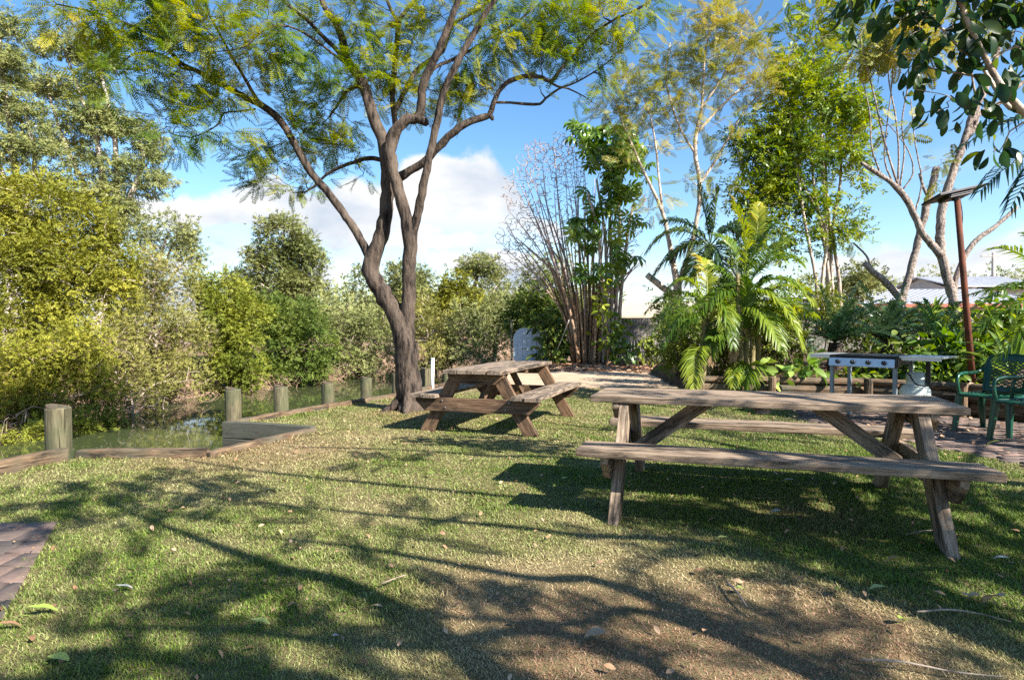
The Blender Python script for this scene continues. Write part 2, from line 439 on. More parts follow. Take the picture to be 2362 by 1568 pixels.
# ------------------------------------------------------------------ world, sun
def world():
    w = bpy.data.worlds.new('World')
    SC.world = w
    w.use_nodes = True
    nt = w.node_tree
    nt.nodes.clear()
    L = nt.links.new
    out = N(nt, 'ShaderNodeOutputWorld')
    bg = N(nt, 'ShaderNodeBackground')
    sky = N(nt, 'ShaderNodeTexSky', sky_type='NISHITA')
    sky.sun_disc = False
    sky.sun_elevation = math.asin(SUNV[2])
    sky.sun_rotation = math.atan2(SUNV[0], SUNV[1])
    sky.air_density = 1.0; sky.dust_density = 0.3; sky.ozone_density = 1.5
    hs = N(nt, 'ShaderNodeHueSaturation', i_Saturation=1.25, i_Value=SKYV)
    hs.inputs['Hue'].default_value = 0.5
    L(sky.outputs[0], hs.inputs['Color'])
    tc = N(nt, 'ShaderNodeTexCoord')
    sx = N(nt, 'ShaderNodeSeparateXYZ')
    L(tc.outputs['Generated'], sx.inputs[0])
    az = N(nt, 'ShaderNodeMath', operation='ARCTAN2')
    L(sx.outputs[0], az.inputs[0]); L(sx.outputs[1], az.inputs[1])
    el = N(nt, 'ShaderNodeMath', operation='ARCSINE')
    L(sx.outputs[2], el.inputs[0])
    an = N(nt, 'ShaderNodeMapRange', i_1=-1.0, i_2=1.0)
    L(az.outputs[0], an.inputs[0])
    fc = N(nt, 'ShaderNodeFloatCurve')
    prof = [(-200, 520), (200, 470), (330, 462), (400, 458), (440, 425), (480, 428), (560, 425), (620, 398), (680, 430), (760, 440),
            (830, 425), (900, 425), (960, 392), (1010, 372), (1055, 345), (1100, 352), (1150, 380), (1185, 408), (1215, 455),
            (1270, 520), (1400, 585), (1600, 600), (1800, 625), (1950, 590), (2060, 568), (2200, 575), (2361, 560), (2500, 600)]
    pts = []
    for dx, dy in prof:
        a_ = math.atan((dx - CX) / FD)
        e_ = math.atan((754 - dy) / FD * math.cos(a_))
        pts.append(((a_ + 1) / 2, e_))
    cv = fc.mapping.curves[0]
    pts = [(0.0, .12)] + pts + [(1.0, .12)]
    cv.points[0].location = pts[0]
    cv.points[1].location = pts[-1]
    for p in pts[1:-1]: cv.points.new(*p)
    for p in cv.points: p.handle_type = 'AUTO'
    fc.mapping.update()
    L(an.outputs[0], fc.inputs['Value'])
    n1 = N(nt, 'ShaderNodeTexNoise', i_Scale=8.5, i_Detail=8.0, i_Roughness=.55)
    L(tc.outputs['Generated'], n1.inputs['Vector'])
    n2 = N(nt, 'ShaderNodeTexNoise', i_Scale=5.0, i_Detail=5.0, i_Roughness=.55)
    mp = N(nt, 'ShaderNodeMapping')
    mp.inputs['Scale'].default_value = (1, 1, 2.6)
    mp.inputs['Location'].default_value = (.37, .1, .2)
    L(tc.outputs['Generated'], mp.inputs[0]); L(mp.outputs[0], n2.inputs['Vector'])
    def mth(op, a, b=None):
        q = N(nt, 'ShaderNodeMath', operation=op)
        for i, v in enumerate((a, b)):
            if v is None: continue
            if isinstance(v, (int, float)): q.inputs[i].default_value = v
            else: L(v, q.inputs[i])
        return q.outputs[0]
    edge = mth('SUBTRACT', fc.outputs[0], el.outputs[0])
    edge = mth('ADD', edge, mth('MULTIPLY', mth('SUBTRACT', n1.outputs['Fac'], .5), .17))
    edge = mth('ADD', edge, .012)
    d1 = N(nt, 'ShaderNodeMapRange', interpolation_type='SMOOTHSTEP', i_1=-.002, i_2=.022)
    L(edge, d1.inputs[0])
    # holes low down in the bank of cloud
    holes = N(nt, 'ShaderNodeMapRange', interpolation_type='SMOOTHSTEP', i_1=.40, i_2=.54)
    L(n2.outputs['Fac'], holes.inputs[0])
    low = N(nt, 'ShaderNodeMapRange', interpolation_type='SMOOTHSTEP', i_1=.10, i_2=.20)
    L(el.outputs[0], low.inputs[0])
    keep = mth('MAXIMUM', holes.outputs[0], low.outputs[0])
    keep = mth('MAXIMUM', keep, .25)
    dens = mth('MULTIPLY', d1.outputs[0], keep)
    # thin veil over the right half of the sky
    veil = N(nt, 'ShaderNodeMapRange', interpolation_type='SMOOTHSTEP', i_1=.55, i_2=.8, i_4=.22)
    L(n2.outputs['Fac'], veil.inputs[0])
    rh = N(nt, 'ShaderNodeMapRange', interpolation_type='SMOOTHSTEP', i_1=.15, i_2=.6)
    L(az.outputs[0], rh.inputs[0])
    dens = mth('MAXIMUM', dens, mth('MULTIPLY', veil.outputs[0], rh.outputs[0]))
    n3 = N(nt, 'ShaderNodeTexNoise', i_Scale=7.0, i_Detail=6.0)
    L(mp.outputs[0], n3.inputs['Vector'])
    cr = ramp(nt, [(.36, (.60, .69, .82)), (.56, (1.0, 1.0, 1.0))])
    L(mth('ADD', mth('MULTIPLY', n3.outputs['Fac'], .6), mth('MULTIPLY', n1.outputs['Fac'], .4)), cr.inputs[0])
    cs = N(nt, 'ShaderNodeMix', data_type='RGBA', blend_type='MULTIPLY')
    cs.inputs[0].default_value = 1
    L(cr.outputs[0], cs.inputs[6])
    cs.inputs[7].default_value = (CLOUDV, CLOUDV, CLOUDV, 1)
    mx = N(nt, 'ShaderNodeMix', data_type='RGBA')
    L(dens, mx.inputs[0]); L(hs.outputs[0], mx.inputs[6]); L(cs.outputs[2], mx.inputs[7])
    L(mx.outputs[2], bg.inputs[0])
    bg.inputs[1].default_value = SKYS
    L(bg.outputs[0], out.inputs[0])

SKYS, SKYV, CLOUDV, EXPO = 0.078, 1.0, 4.5, 1.62
world()
sd = bpy.data.lights.new('sun', 'SUN')
sd.energy = 5.0
sd.angle = math.radians(0.45)
sd.color = (1.0, 0.94, 0.85)
so = bpy.data.objects.new('sun', sd)
COL.objects.link(so)
so.rotation_euler = Vector(SUNV).to_track_quat('Z', 'Y').to_euler()
so.location = (8, -8, 12)
vs = SC.view_settings
vs.view_transform = 'Standard'; vs.look = 'None'; vs.exposure = EXPO; vs.gamma = 1.0
SC.cycles.max_bounces = 6
SC.cycles.transmission_bounces = 4
SC.cycles.diffuse_bounces = 3
SC.cycles.glossy_bounces = 2
SC.cycles.use_denoising = False
SC.cycles.caustics_reflective = False
SC.cycles.caustics_refractive = False

# ------------------------------------------------------------------ geometry kit
class Buf:
    def __init__(s): s.V = []; s.Q = []; s.T = []; s.n = 0; s.tint = []
    def add(s, V, Q=None, T=None, tint=0.5):
        V = np.asarray(V, float)
        if Q is not None and len(Q): s.Q.append(np.asarray(Q) + s.n)
        if T is not None and len(T): s.T.append(np.asarray(T) + s.n)
        s.V.append(V); s.n += len(V)
        s.tint.append(np.broadcast_to(tint, len(V)))
    def build(s, name, mat, parent=None, smooth=False, origin=None):
        if not s.V: return None
        V = np.concatenate(s.V)
        if origin is not None: V = V - np.asarray(origin)
        Fs = []
        if s.Q: Fs.append(np.concatenate(s.Q))
        if s.T: Fs.append(np.concatenate(s.T))
        return mesh(name, V, Fs, mat, parent, np.concatenate(s.tint), smooth)

def catmull(P, R, step=0.12):
    P = np.asarray(P, float); R = np.asarray(R, float)
    if len(P) < 3:
        n = max(2, int(np.linalg.norm(P[-1] - P[0]) / step) + 1)
        t = np.linspace(0, 1, n)[:, None]
        return P[0] + (P[-1] - P[0]) * t, R[0] + (R[-1] - R[0]) * t[:, 0]
    E = np.concatenate([[2 * P[0] - P[1]], P, [2 * P[-1] - P[-2]]])
    op, orr = [], []
    for i in range(len(P) - 1):
        p0, p1, p2, p3 = E[i:i + 4]
        n = max(2, int(np.linalg.norm(p2 - p1) / step) + 1)
        t = np.linspace(0, 1, n, endpoint=False)[:, None]
        op.append(.5 * (2 * p1 + (p2 - p0) * t + (2 * p0 - 5 * p1 + 4 * p2 - p3) * t ** 2 + (3 * p1 - p0 - 3 * p2 + p3) * t ** 3))
        orr.append(R[i] + (R[i + 1] - R[i]) * t[:, 0])
    op.append(P[-1:]); orr.append(R[-1:])
    return np.concatenate(op), np.concatenate(orr)

def tube(buf, P, R, sides=6, cap=True, rough=0.0, rng=None, tint=0.5):
    P = np.asarray(P, float); R = np.broadcast_to(np.asarray(R, float), len(P))
    n = len(P)
    T = np.empty_like(P)
    T[1:-1] = P[2:] - P[:-2]; T[0] = P[1] - P[0]; T[-1] = P[-1] - P[-2]
    T = nrm(T)
    ref = A(1, 0, 0) if abs(T[:, 0]).mean() < .7 else A(0, 1, 0)
    U = nrm(np.cross(T, ref)); W = np.cross(T, U)
    a = np.arange(sides) / sides * 2 * PI
    rr = R[:, None] * np.ones((1, sides))
    if rough and rng is not None: rr = rr * (1 + rough * rng.normal(size=rr.shape))
    V = P[:, None] + rr[..., None] * (np.cos(a)[None, :, None] * U[:, None] + np.sin(a)[None, :, None] * W[:, None])
    V = V.reshape(-1, 3)
    i = np.arange(n - 1)[:, None] * sides; j = np.arange(sides)[None]; k = (j + 1) % sides
    Q = np.stack([i + j, i + k, i + sides + k, i + sides + j], -1).reshape(-1, 4)
    Tt = None
    if cap:
        V = np.concatenate([V, P[:1], P[-1:]])
        jj = np.arange(sides); kk = (jj + 1) % sides
        b = n * sides
        Tt = np.concatenate([np.stack([np.full(sides, b), kk, jj], -1),
                             np.stack([np.full(sides, b + 1), (n - 1) * sides + jj, (n - 1) * sides + kk], -1)])
    buf.add(V, Q, Tt, tint)

# leaf templates: grow along +y, blade normal +z
def t_leaf(w=.5, fold=.08):
    return A([0, 0, 0], [-w / 2, .45, fold], [0, 1, -.05], [w / 2, .45, fold]), np.array([[0, 1, 2, 3]])

def t_spray(rng, n=6, w=.42, ll=.55):
    V, F = [], []
    for i in range(n):
        y = .15 + .75 * i / n
        sgn = -1 if i % 2 else 1
        d = nrm(A(sgn * rng.uniform(.5, 1.1), rng.uniform(.5, 1.0), rng.uniform(-.4, .5)))
        sd = nrm(np.cross(d, A(rng.normal() * .4, rng.normal() * .4, 1)))
        p = A(0, y, 0); l = ll * rng.uniform(.75, 1.15)
        V += [p, p + d * l * .45 - sd * w * l / 2, p + d * l, p + d * l * .45 + sd * w * l / 2]
        F.append(np.arange(4) + 4 * i)
    return np.array(V), np.array(F)

def t_jac(rng, pairs=12, pl=.27, pw=.05):
    """twice-divided feathery frond of length 1"""
    V, F = [A(-.012, 0, 0), A(.012, 0, 0), A(.008, .98, -.12), A(-.008, .98, -.12)], [np.arange(4)]
    for i in range(pairs):
        f = (i + .6) / pairs
        y = f * .95 + .04
        z = -.12 * f * f
        l = pl * (math.sin(PI * (.18 + .75 * f)) ** .7) * rng.uniform(.85, 1.1)
        for s in (-1, 1):
            d = nrm(A(s, .45 + .35 * f, -.25 + rng.normal() * .12))
            sd = nrm(np.cross(d, A(0, 0, 1)))
            p = A(0, y, z)
            k = len(V)
            V += [p, p + d * l * .5 - sd * pw * .5, p + d * l, p + d * l * .5 + sd * pw * .5]
            F.append(np.arange(4) + k)
    return np.array(V), np.array(F)

def t_whorl(rng, n=9, droop=.75):
    V, F = [], []
    for i in range(n):
        a = i / n * 2 * PI + rng.normal() * .1
        h = A(math.cos(a), math.sin(a), 0)
        sd = A(-math.sin(a), math.cos(a), 0)
        l = rng.uniform(.85, 1.1)
        p0 = h * .03
        p1 = h * l * .45 + A(0, 0, .05)
        p2 = h * l * .8 + A(0, 0, -droop * .35)
        p3 = h * l * .9 + A(0, 0, -droop * .8)
        w = .14
        k = len(V)
        V += [p0, p1 - sd * w, p1 + sd * w, p2 - sd * w * 1.1, p2 + sd * w * 1.1, p3]
        F += [[k, k + 1, k + 2, k], [k + 1, k + 3, k + 4, k + 2], [k + 3, k + 5, k + 4, k + 3]]
    F = [[f[0], f[1], f[2]] if f[0] == f[3] else f for f in F]
    return np.array(V), F

def t_broad(rng, n=5, w=.36, curl=.25):
    """one broad leaf, long oval with a midrib fold and a curl"""
    V, F = [], []
    for i in range(n + 1):
        f = i / n
        ww = w * math.sin(PI * min(1, (f * .93 + .03))) ** .75 * (0.75 + .5 * f)
        y = f; z = -curl * f * f
        V += [A(-ww / 1.4, y, z + .10 * ww * 2), A(0, y, z), A(ww / 1.4, y, z + .10 * ww * 2)]
        if i:
            k = 3 * i
            F += [[k - 3, k - 2, k + 1, k], [k - 2, k - 1, k + 2, k + 1]]
    return np.array(V), np.array(F)

def frames(rng, D, up=None, jit=.4):
    """rotation matrices with y along D and z near `up`"""
    n = len(D)
    y = nrm(D)
    if up is None: z = rng.normal(size=(n, 3))
    else: z = np.asarray(up, float) + rng.normal(size=(n, 3)) * jit
    x = nrm(np.cross(y, z))
    z = np.cross(x, y)
    return np.stack([x, y, z], -1)

def scatter(buf, tm, P, R, S, tint):
    V, F = tm
    n = len(P)
    W = np.einsum('nij,vj->nvi', R, V) * np.asarray(S)[:, None, None] + P[:, None]
    off = (np.arange(n) * len(V))[:, None, None]
    if isinstance(F, np.ndarray): Q = (F[None] + off).reshape(-1, F.shape[1]); T = None
    else:
        q = np.array([f for f in F if len(f) == 4]); t = np.array([f for f in F if len(f) == 3])
        Q = (q[None] + off).reshape(-1, 4); T = (t[None] + off).reshape(-1, 3)
    if Q.shape[1] == 3: Q, T = None, Q
    buf.add(W.reshape(-1, 3), Q, T, np.repeat(tint, len(V)))

def grow(rng, limbs, targets, split=False, tip=.006, wig=.10, up=.08, sides=8, rmax=.05, pen=.35, step=.12, rough=.04, kr=.011):
    """Draw the given limbs, then join every target point to the nearest wood."""
    buf = Buf()
    tb_ = Buf() if split else buf
    NP = np.zeros((200000, 3)); NR = np.zeros(200000); c = 0
    for li in limbs:
        P, R = li[0], li[1]
        p, r = catmull(P, R, step)
        p = p + rng.normal(size=p.shape) * (r[:, None] * .06)
        tube(tb_ if len(li) > 2 else buf, p, r, sides if r.max() > .03 else 5, True, rough, rng)
        NP[c:c + len(p)] = p; NR[c:c + len(p)] = r; c += len(p)
    dirs = np.zeros((len(targets), 3))
    if len(targets):
        T = np.asarray(targets, float)
        dm = np.array([np.min(((NP[:c] - t) ** 2).sum(1)) for t in T])
        for i in np.argsort(dm):
            t = T[i]
            dv = NP[:c] - t
            cost = np.sqrt((dv ** 2).sum(1)) + pen * np.maximum(0, dv[:, 2])
            j = int(np.argmin(cost))
            p0 = NP[j]; Ln = np.linalg.norm(t - p0)
            mid = p0 + .5 * (t - p0) + rng.normal(size=3) * wig * Ln + A(0, 0, up * Ln)
            s = np.linspace(0, 1, 5)[:, None]
            path = (1 - s) ** 2 * p0 + 2 * s * (1 - s) * mid + s ** 2 * t
            path[1:4] += rng.normal(size=(3, 3)) * wig * .25 * Ln
            r0 = min(NR[j] * .75, tip + kr * Ln, rmax)
            rr = r0 + (tip * .6 - r0) * s[:, 0]
            rr = np.maximum(rr, tip * .5)
            tube(tb_, path, rr, 4 if r0 < .02 else 5, False)
            NP[c:c + 4] = path[1:]; NR[c:c + 4] = rr[1:]; c += 4
            dirs[i] = nrm(t - mid)
    return (buf, dirs, tb_) if split else (buf, dirs)

def blob(rng, c, r, n, shell=.55):
    v = nrm(rng.normal(size=(n, 3)))
    k = (shell + (1 - shell) * rng.random(n))[:, None]
    return np.asarray(c) + v * k * np.asarray(r)

def pads(rng, lst, Y0, Yr=.6, dens=1.0):
    """lst of (dx,dy,rx,ry,n[,Y[,depth]]) ellipses seen in the photograph, each given its own distance"""
    out = []
    for q in lst:
        dx, dy, rx, ry, n = q[:5]
        Y = q[5] if len(q) > 5 else Y0
        s = Y / FD
        dep = q[6] if len(q) > 6 else max(rx, ry) * s * .8
        out.append(blob(rng, at(dx, dy, Y), (rx * s, dep, ry * s), max(1, int(n * dens))))
    return np.concatenate(out)

def leaves(rng, buf, T, D, n, rc, tm, size, dirw=.6, grav=-.2, up=(0, 0, 1), jit=.7, tlo=0., thi=1., flat=1.0):
    tms = tm if isinstance(tm, list) else [tm]
    k = len(T) * n
    off = rng.normal(size=(k, 3)) * rc * .6
    off[:, 2] *= flat
    P = np.repeat(T, n, 0) + off
    d = np.repeat(D, n, 0) * dirw + nrm(off) * .7 + rng.normal(size=(k, 3)) * .35 + A(0, 0, grav)
    R = frames(rng, d, up, jit)
    S = size * rng.uniform(.7, 1.25, k)
    cl = np.repeat(rng.random(len(T)), n)
    tt = np.clip(tlo + (thi - tlo) * (.62 * cl + .38 * rng.random(k)), 0, 1)
    g = rng.integers(0, len(tms), k)
    for i, t in enumerate(tms):
        m_ = g == i
        if m_.any(): scatter(buf, t, P[m_], R[m_], S[m_], tt[m_])

RNG0 = np.random.default_rng(3)
SPRAY = [t_spray(RNG0) for _ in range(3)]
SPRAYN = [t_spray(RNG0, 6, .26, .7) for _ in range(3)]
JAC = [t_jac(RNG0, 12, .27, .052) for _ in range(3)]
JACW = [t_jac(RNG0, 9, .30, .11) for _ in range(3)]
WHORL = [t_whorl(RNG0) for _ in range(2)]
BROAD = [t_broad(RNG0, 5, .36, c) for c in (.15, .3, .5)]

def tree(name, label, cat, base, limbs, targets, leafspec, bark, leaf, group=None, seed=1, trunk='trunk', crown='crown', twig=None, bare=0.0, **kw):
    """a tree: Empty at its base > trunk (wood) and crown (leaves)"""
    rng = np.random.default_rng(seed)
    base = np.asarray(base, float)
    root = empty(name, base, label, cat, group)
    nt_ = len(targets)
    if bare and nt_:
        T0 = np.asarray(targets); ce = T0.mean(0)
        pick = T0[rng.integers(0, nt_, int(nt_ * bare))]
        dv = nrm(rng.normal(size=pick.shape) + nrm(pick - ce) * .6 + A(0, -.3, .1))
        targets = np.concatenate([T0, pick + dv * rng.uniform(.35, .75, (len(pick), 1)) * leafspec['rc'] * 1.5])
    if twig:
        wb, D, tw = grow(rng, limbs, targets, split=True, **kw)
        tw.build('twigs', M[twig], root, True, base)
    else: wb, D = grow(rng, limbs, targets, **kw)
    wb.build(trunk, M[bark], root, True, base)
    if leafspec:
        lb = Buf()
        specs = leafspec if isinstance(leafspec, list) else [leafspec]
        for s in specs:
            leaves(rng, lb, np.asarray(targets)[:nt_], D[:nt_], **s)
        lb.build(crown, M[leaf], root, False, base)
    return root

# ------------------------------------------------------------------ beams with grain
def beam_frame(o, ex, ey, ez):
    return np.stack([nrm(np.asarray(ex, float)), nrm(np.asarray(ey, float)), nrm(np.asarray(ez, float))], -1), np.asarray(o, float)

class Wood:
    """collects timber pieces; each piece is a prism: polygon in its (x,y) plane, thickness along z, grain along x"""
    def __init__(s): s.bm = bmesh.new(); s.gl = s.bm.verts.layers.float_vector.new('gco')
    def prism(s, poly, th, fr, bev=.005, jitter=0.0, sub=0):
        R, o = fr
        off = Vector((random.uniform(-50, 50), random.uniform(-5, 5), random.uniform(-5, 5)))
        b = bmesh.new()
        g = b.verts.layers.float_vector.new('gco')
        lo = [b.verts.new((x, y, -th / 2)) for x, y in poly]
        hi = [b.verts.new((x, y, th / 2)) for x, y in poly]
        n = len(poly)
        b.faces.new(lo[::-1]); b.faces.new(hi)
        for i in range(n): b.faces.new((lo[i], lo[(i + 1) % n], hi[(i + 1) % n], hi[i]))
        if bev: bmesh.ops.bevel(b, geom=list(b.edges), offset=bev, segments=2, affect='EDGES', profile=.6)
        if sub:
            xs = [v.co.x for v in b.verts]
            x0, x1 = min(xs), max(xs)
            for i in range(1, sub):
                bmesh.ops.bisect_plane(b, geom=list(b.verts) + list(b.edges) + list(b.faces), plane_co=(x0 + (x1 - x0) * i / sub, 0, 0), plane_no=(1, 0, 0))
        ph = random.uniform(0, 6)
        vm = {}
        for v in b.verts:
            c = v.co.copy()
            if jitter:
                c.y += jitter * math.sin(c.x * 2.3 + ph) + jitter * .5 * math.sin(c.x * 6.1 + ph * 2)
                c.z += jitter * .7 * math.sin(c.x * 1.9 + ph * 3) + jitter * .4 * math.sin(c.x * 7 + ph)
            w = R @ np.array(c) + o
            nv = s.bm.verts.new(w)
            nv[s.gl] = v.co + off
            vm[v] = nv
        for f in b.faces: s.bm.faces.new([vm[v] for v in f.verts])
        b.free()
    def box(s, L, w, t, fr, **k):
        s.prism([(-L / 2, -w / 2), (L / 2, -w / 2), (L / 2, w / 2), (-L / 2, w / 2)], t, fr, **k)
    def log(s, p0, p1, r, sides=18, taper=1.0, dome=.0):
        p0 = np.asarray(p0, float); p1 = np.asarray(p1, float)
        ax = nrm(p1 - p0)
        u = nrm(np.cross(ax, A(.3, .1, 1) if abs(ax[2]) < .8 else A(1, .2, 0))); w = np.cross(ax, u)
        L = np.linalg.norm(p1 - p0)
        off = Vector((random.uniform(-50, 50), random.uniform(-5, 5), random.uniform(-5, 5)))
        rings = []
        nseg = max(3, int(L / .15))
        prof = [(0, .93), (.012 / L, 1.0)] + [(i / nseg, 1.0) for i in range(1, nseg)] + [(1 - .012 / L, 1.0), (1, .93)]
        ph = random.uniform(0, 6)
        for f, k in prof:
            ring = []
            rr = r * k * (1 + (taper - 1) * f)
            for i in range(sides):
                a = i / sides * 2 * PI
                q = rr * (1 + .025 * math.sin(3 * a + ph) + .015 * math.sin(5 * a + ph + f * 4))
                c = p0 + ax * L * f + q * (math.cos(a) * u + math.sin(a) * w)
                v = s.bm.verts.new(c)
                v[s.gl] = Vector((L * f, q * math.cos(a), q * math.sin(a))) + off
                ring.append(v)
            rings.append(ring)
        for a_, b_ in zip(rings, rings[1:]):
            for i in range(sides):
                s.bm.faces.new((a_[i], a_[(i + 1) % sides], b_[(i + 1) % sides], b_[i]))
        s.bm.faces.new(rings[0][::-1]); s.bm.faces.new(rings[-1])
    def build(s, name, mat, parent=None):
        return from_bm(name, s.bm, M[mat] if isinstance(mat, str) else mat, parent)

def bm_tube(P, R, sides=10):
    b = Buf(); tube(b, P, R, sides); return b

def cyl(buf, c, r, h, sides=16, axis=(0, 0, 1)):
    ax = nrm(np.asarray(axis, float))
    c = np.asarray(c, float)
    tube(buf, [c, c + ax * h * .02, c + ax * h * .98, c + ax * h], [r * .94, r, r, r * .94], sides)

def boxb(bm, c, s, rz=0.0, bev=.0, rot=None):
    """bevelled box into a bmesh"""
    b = bmesh.new()
    bmesh.ops.create_cube(b, size=1)
    bmesh.ops.scale(b, vec=s, verts=b.verts)
    if bev: bmesh.ops.bevel(b, geom=list(b.edges), offset=bev, segments=2, affect='EDGES')
    if rot is not None: bmesh.ops.transform(b, matrix=rot, verts=b.verts)
    if rz: bmesh.ops.rotate(b, cent=(0, 0, 0), matrix=Matrix.Rotation(rz, 3, 'Z'), verts=b.verts)
    bmesh.ops.translate(b, vec=c, verts=b.verts)
    tmp = bpy.data.meshes.new('tmp')
    b.to_mesh(tmp); b.free()
    bm.from_mesh(tmp)
    bpy.data.meshes.remove(tmp)

# ================================================================== SETTING
OUR = [(-7.0, -9), (-5.6, 0), (-4.9, 3.4), (-4.37, 5.19), (-4.16, 5.79), (-2.92, 5.85), (-2.39, 7.2), (-3.6, 7.62), (-2.05, 10.8),
       (-1.55, 12.5), (-.75, 16), (-.05, 19.5), (.0, 24), (1.5, 34), (3.5, 46)]
FAR = [(3.0, 47), (.5, 42), (-2.2, 34.5), (-4.6, 31), (-6.3, 27), (-7.8, 22.4), (-9.5, 19.8), (-10.0, 17.2), (-10.9, 15.2), (-9.9, 12.5), (-8.9, 10.5), (-9.6, 7), (-10.5, 3), (-12.5, -9)]
CREEK = np.array(OUR + FAR, float)

def inpoly(P, poly):
    x, y = P[:, 0], P[:, 1]
    r = np.zeros(len(P), bool)
    n = len(poly)
    for i in range(n):
        x1, y1 = poly[i]; x2, y2 = poly[(i + 1) % n]
        if y1 == y2: continue
        c = ((y1 > y) != (y2 > y)) & (x < (x2 - x1) * (y - y1) / (y2 - y1) + x1)
        r ^= c
    return r

def dline(P, line):
    P = np.asarray(P, float)[:, :2]
    best = np.full(len(P), 1e9)
    for (a, b) in zip(line[:-1], line[1:]):
        a = np.array(a, float); b = np.array(b, float)
        ab = b - a
        t = np.clip(((P - a) @ ab) / (ab @ ab), 0, 1)
        best = np.minimum(best, np.linalg.norm(P - a - t[:, None] * ab, axis=1))
    return best

def ss(x): x = np.clip(x, 0, 1); return x * x * (3 - 2 * x)

def wob(P, f, seed=0):
    r = np.random.default_rng(seed + 100)
    v = 0
    for i in range(5):
        k = r.normal(size=2); k = k / np.linalg.norm(k) * f * (1 + .6 * i)
        v = v + np.sin(P[:, 0] * k[0] + P[:, 1] * k[1] + r.uniform(0, 6)) / (1 + .4 * i)
    return v / 2.6

def height(P):
    P = np.asarray(P, float)[:, :2]
    ins = inpoly(P, CREEK)
    do = dline(P, OUR); df = dline(P, FAR)
    z = np.full(len(P), -.06)
    far = (~ins) & (df < do)
    z[far] = -.95 + 1.1 * ss(df[far] / 2.2) + np.minimum(df[far], 60) * .02 + .10 * wob(P[far], 1.3, 4)
    zi = -.95 - .7 * ss(df / 2.0)
    zi = np.minimum(zi, np.where(do < .06, -.1, -1.6))
    z[ins] = zi[ins]
    return z
hz = lambda x, y: float(height(np.array([[x, y]]))[0])

xs = np.concatenate([[-900, -400, -180, -90, -55, -38, -30, -25], np.arange(-21, 6, .2), np.arange(6, 15, .5), [17, 22, 30, 45, 80, 160, 400, 900]])
ys = np.concatenate([[-900, -300, -100, -40, -20, -13], np.arange(-9, 26, .2), np.arange(26, 52, .5), [56, 64, 80, 120, 200, 400, 900]])
gx, gy = np.meshgrid(xs, ys)
P = np.stack([gx.ravel(), gy.ravel()], -1)
z = height(P)
idx = np.arange(len(P)).reshape(len(ys), len(xs))
Q = np.stack([idx[:-1, :-1], idx[:-1, 1:], idx[1:, 1:], idx[1:, :-1]], -1).reshape(-1, 4)
tag(mesh('terrain', np.column_stack([P, z]), [Q], M['bank'], smooth=True), kind='structure')

def sheet(name, poly, z, mat, edge=0.0, step=.35, seed=1):
    r = np.random.default_rng(seed)
    pts = []
    n = len(poly)
    for i in range(n):
        a = np.array(poly[i], float); b = np.array(poly[(i + 1) % n], float)
        k = max(1, int(np.linalg.norm(b - a) / step)) if edge else 1
        for j in range(k):
            q = a + (b - a) * j / k
            if edge and j: q = q + r.normal(size=2) * edge
            pts.append(q)
    bm = bmesh.new()
    f = bm.faces.new([bm.verts.new((p[0], p[1], z)) for p in pts])
    bmesh.ops.triangulate(bm, faces=[f])
    o = from_bm(name, bm, mat)
    return tag(o, kind='structure')

LAWN = OUR[:12] + [(.0, 22), (14, 22), (14, -9)]
sheet('lawn', LAWN, 0.0, M['lawn'])
SAND = [(-1.3, 13.1), (-.6, 12.5), (.4, 12.7), (1.3, 12.35), (2.2, 12.5), (3.3, 12.2), (3.5, 14), (4.2, 17.5), (5.2, 21.8), (.05, 21.8), (-.05, 19.4), (-.7, 16)]
sheet('sand_path', SAND, .006, M['sand'], .09, .3, 2)
MULCH = [(.5, 17.6), (1.5, 17.0), (2.6, 16.6), (3.6, 16.9), (4.6, 16.0), (6, 21.9), (.4, 21.9)]
sheet('leaf_mulch_ground', MULCH, .012, M['mulch'], .12, .3, 3)

wv = A([-40, -12, -.9], [6, -12, -.9], [6, 50, -.9], [-40, 50, -.9])
tag(mesh('creek_water', wv, [np.array([[0, 1, 2, 3]])], M['water']), kind='structure')

# raised garden bed behind the low log wall
WALL = [(2.75, 9.7), (4.0, 9.36), (5.3, 9.0), (6.15, 8.2), (7.0, 7.0), (7.7, 5.0), (8.0, 2.0)]
BED = WALL + [(20, 2.0), (20, 21), (5.2, 21), (3.6, 16), (3.35, 12), (2.75, 9.7)]
bx = np.arange(2.6, 20.2, .22); by = np.arange(1.8, 21.2, .22)
gx, gy = np.meshgrid(bx, by)
P = np.stack([gx.ravel(), gy.ravel()], -1)
ins = inpoly(P, np.array(BED))
dd = dline(P, BED + [BED[0]])
leftd = dline(P, [(5.2, 21), (3.6, 16), (3.35, 12), (2.9, 10.2)])
zb = np.where(ins, .40 * np.minimum(1, .25 + leftd / .7), -.03) + .035 * wob(P, 3, 1) * ins
zb = np.where(ins & (dline(P, WALL) < .2), .36, zb)
idx = np.arange(len(P)).reshape(len(by), len(bx))
Q = np.stack([idx[:-1, :-1], idx[:-1, 1:], idx[1:, 1:], idx[1:, :-1]], -1).reshape(-1, 4)
Q = Q[ins[Q].any(1)]
used, inv = np.unique(Q, return_inverse=True)
V = np.column_stack([P, zb])[used]
out_ = ~ins[used]
if out_.any():   # pull the rim onto the outline
    for i in np.where(out_)[0]:
        p = V[i, :2]; best = None
        ring = BED
        for a, b in zip(ring, ring[1:] + ring[:1]):
            a = np.array(a, float); b = np.array(b, float); ab = b - a
            if ab @ ab < 1e-9: continue
            t = np.clip((p - a) @ ab / (ab @ ab), 0, 1); q = a + t * ab
            if best is None or np.linalg.norm(q - p) < best[0]: best = (np.linalg.norm(q - p), q)
        V[i, :2] = best[1]
tag(mesh('garden_bed', V, [inv.reshape(-1, 4)], M['soil'], smooth=True), kind='structure')
BEDZ = .38

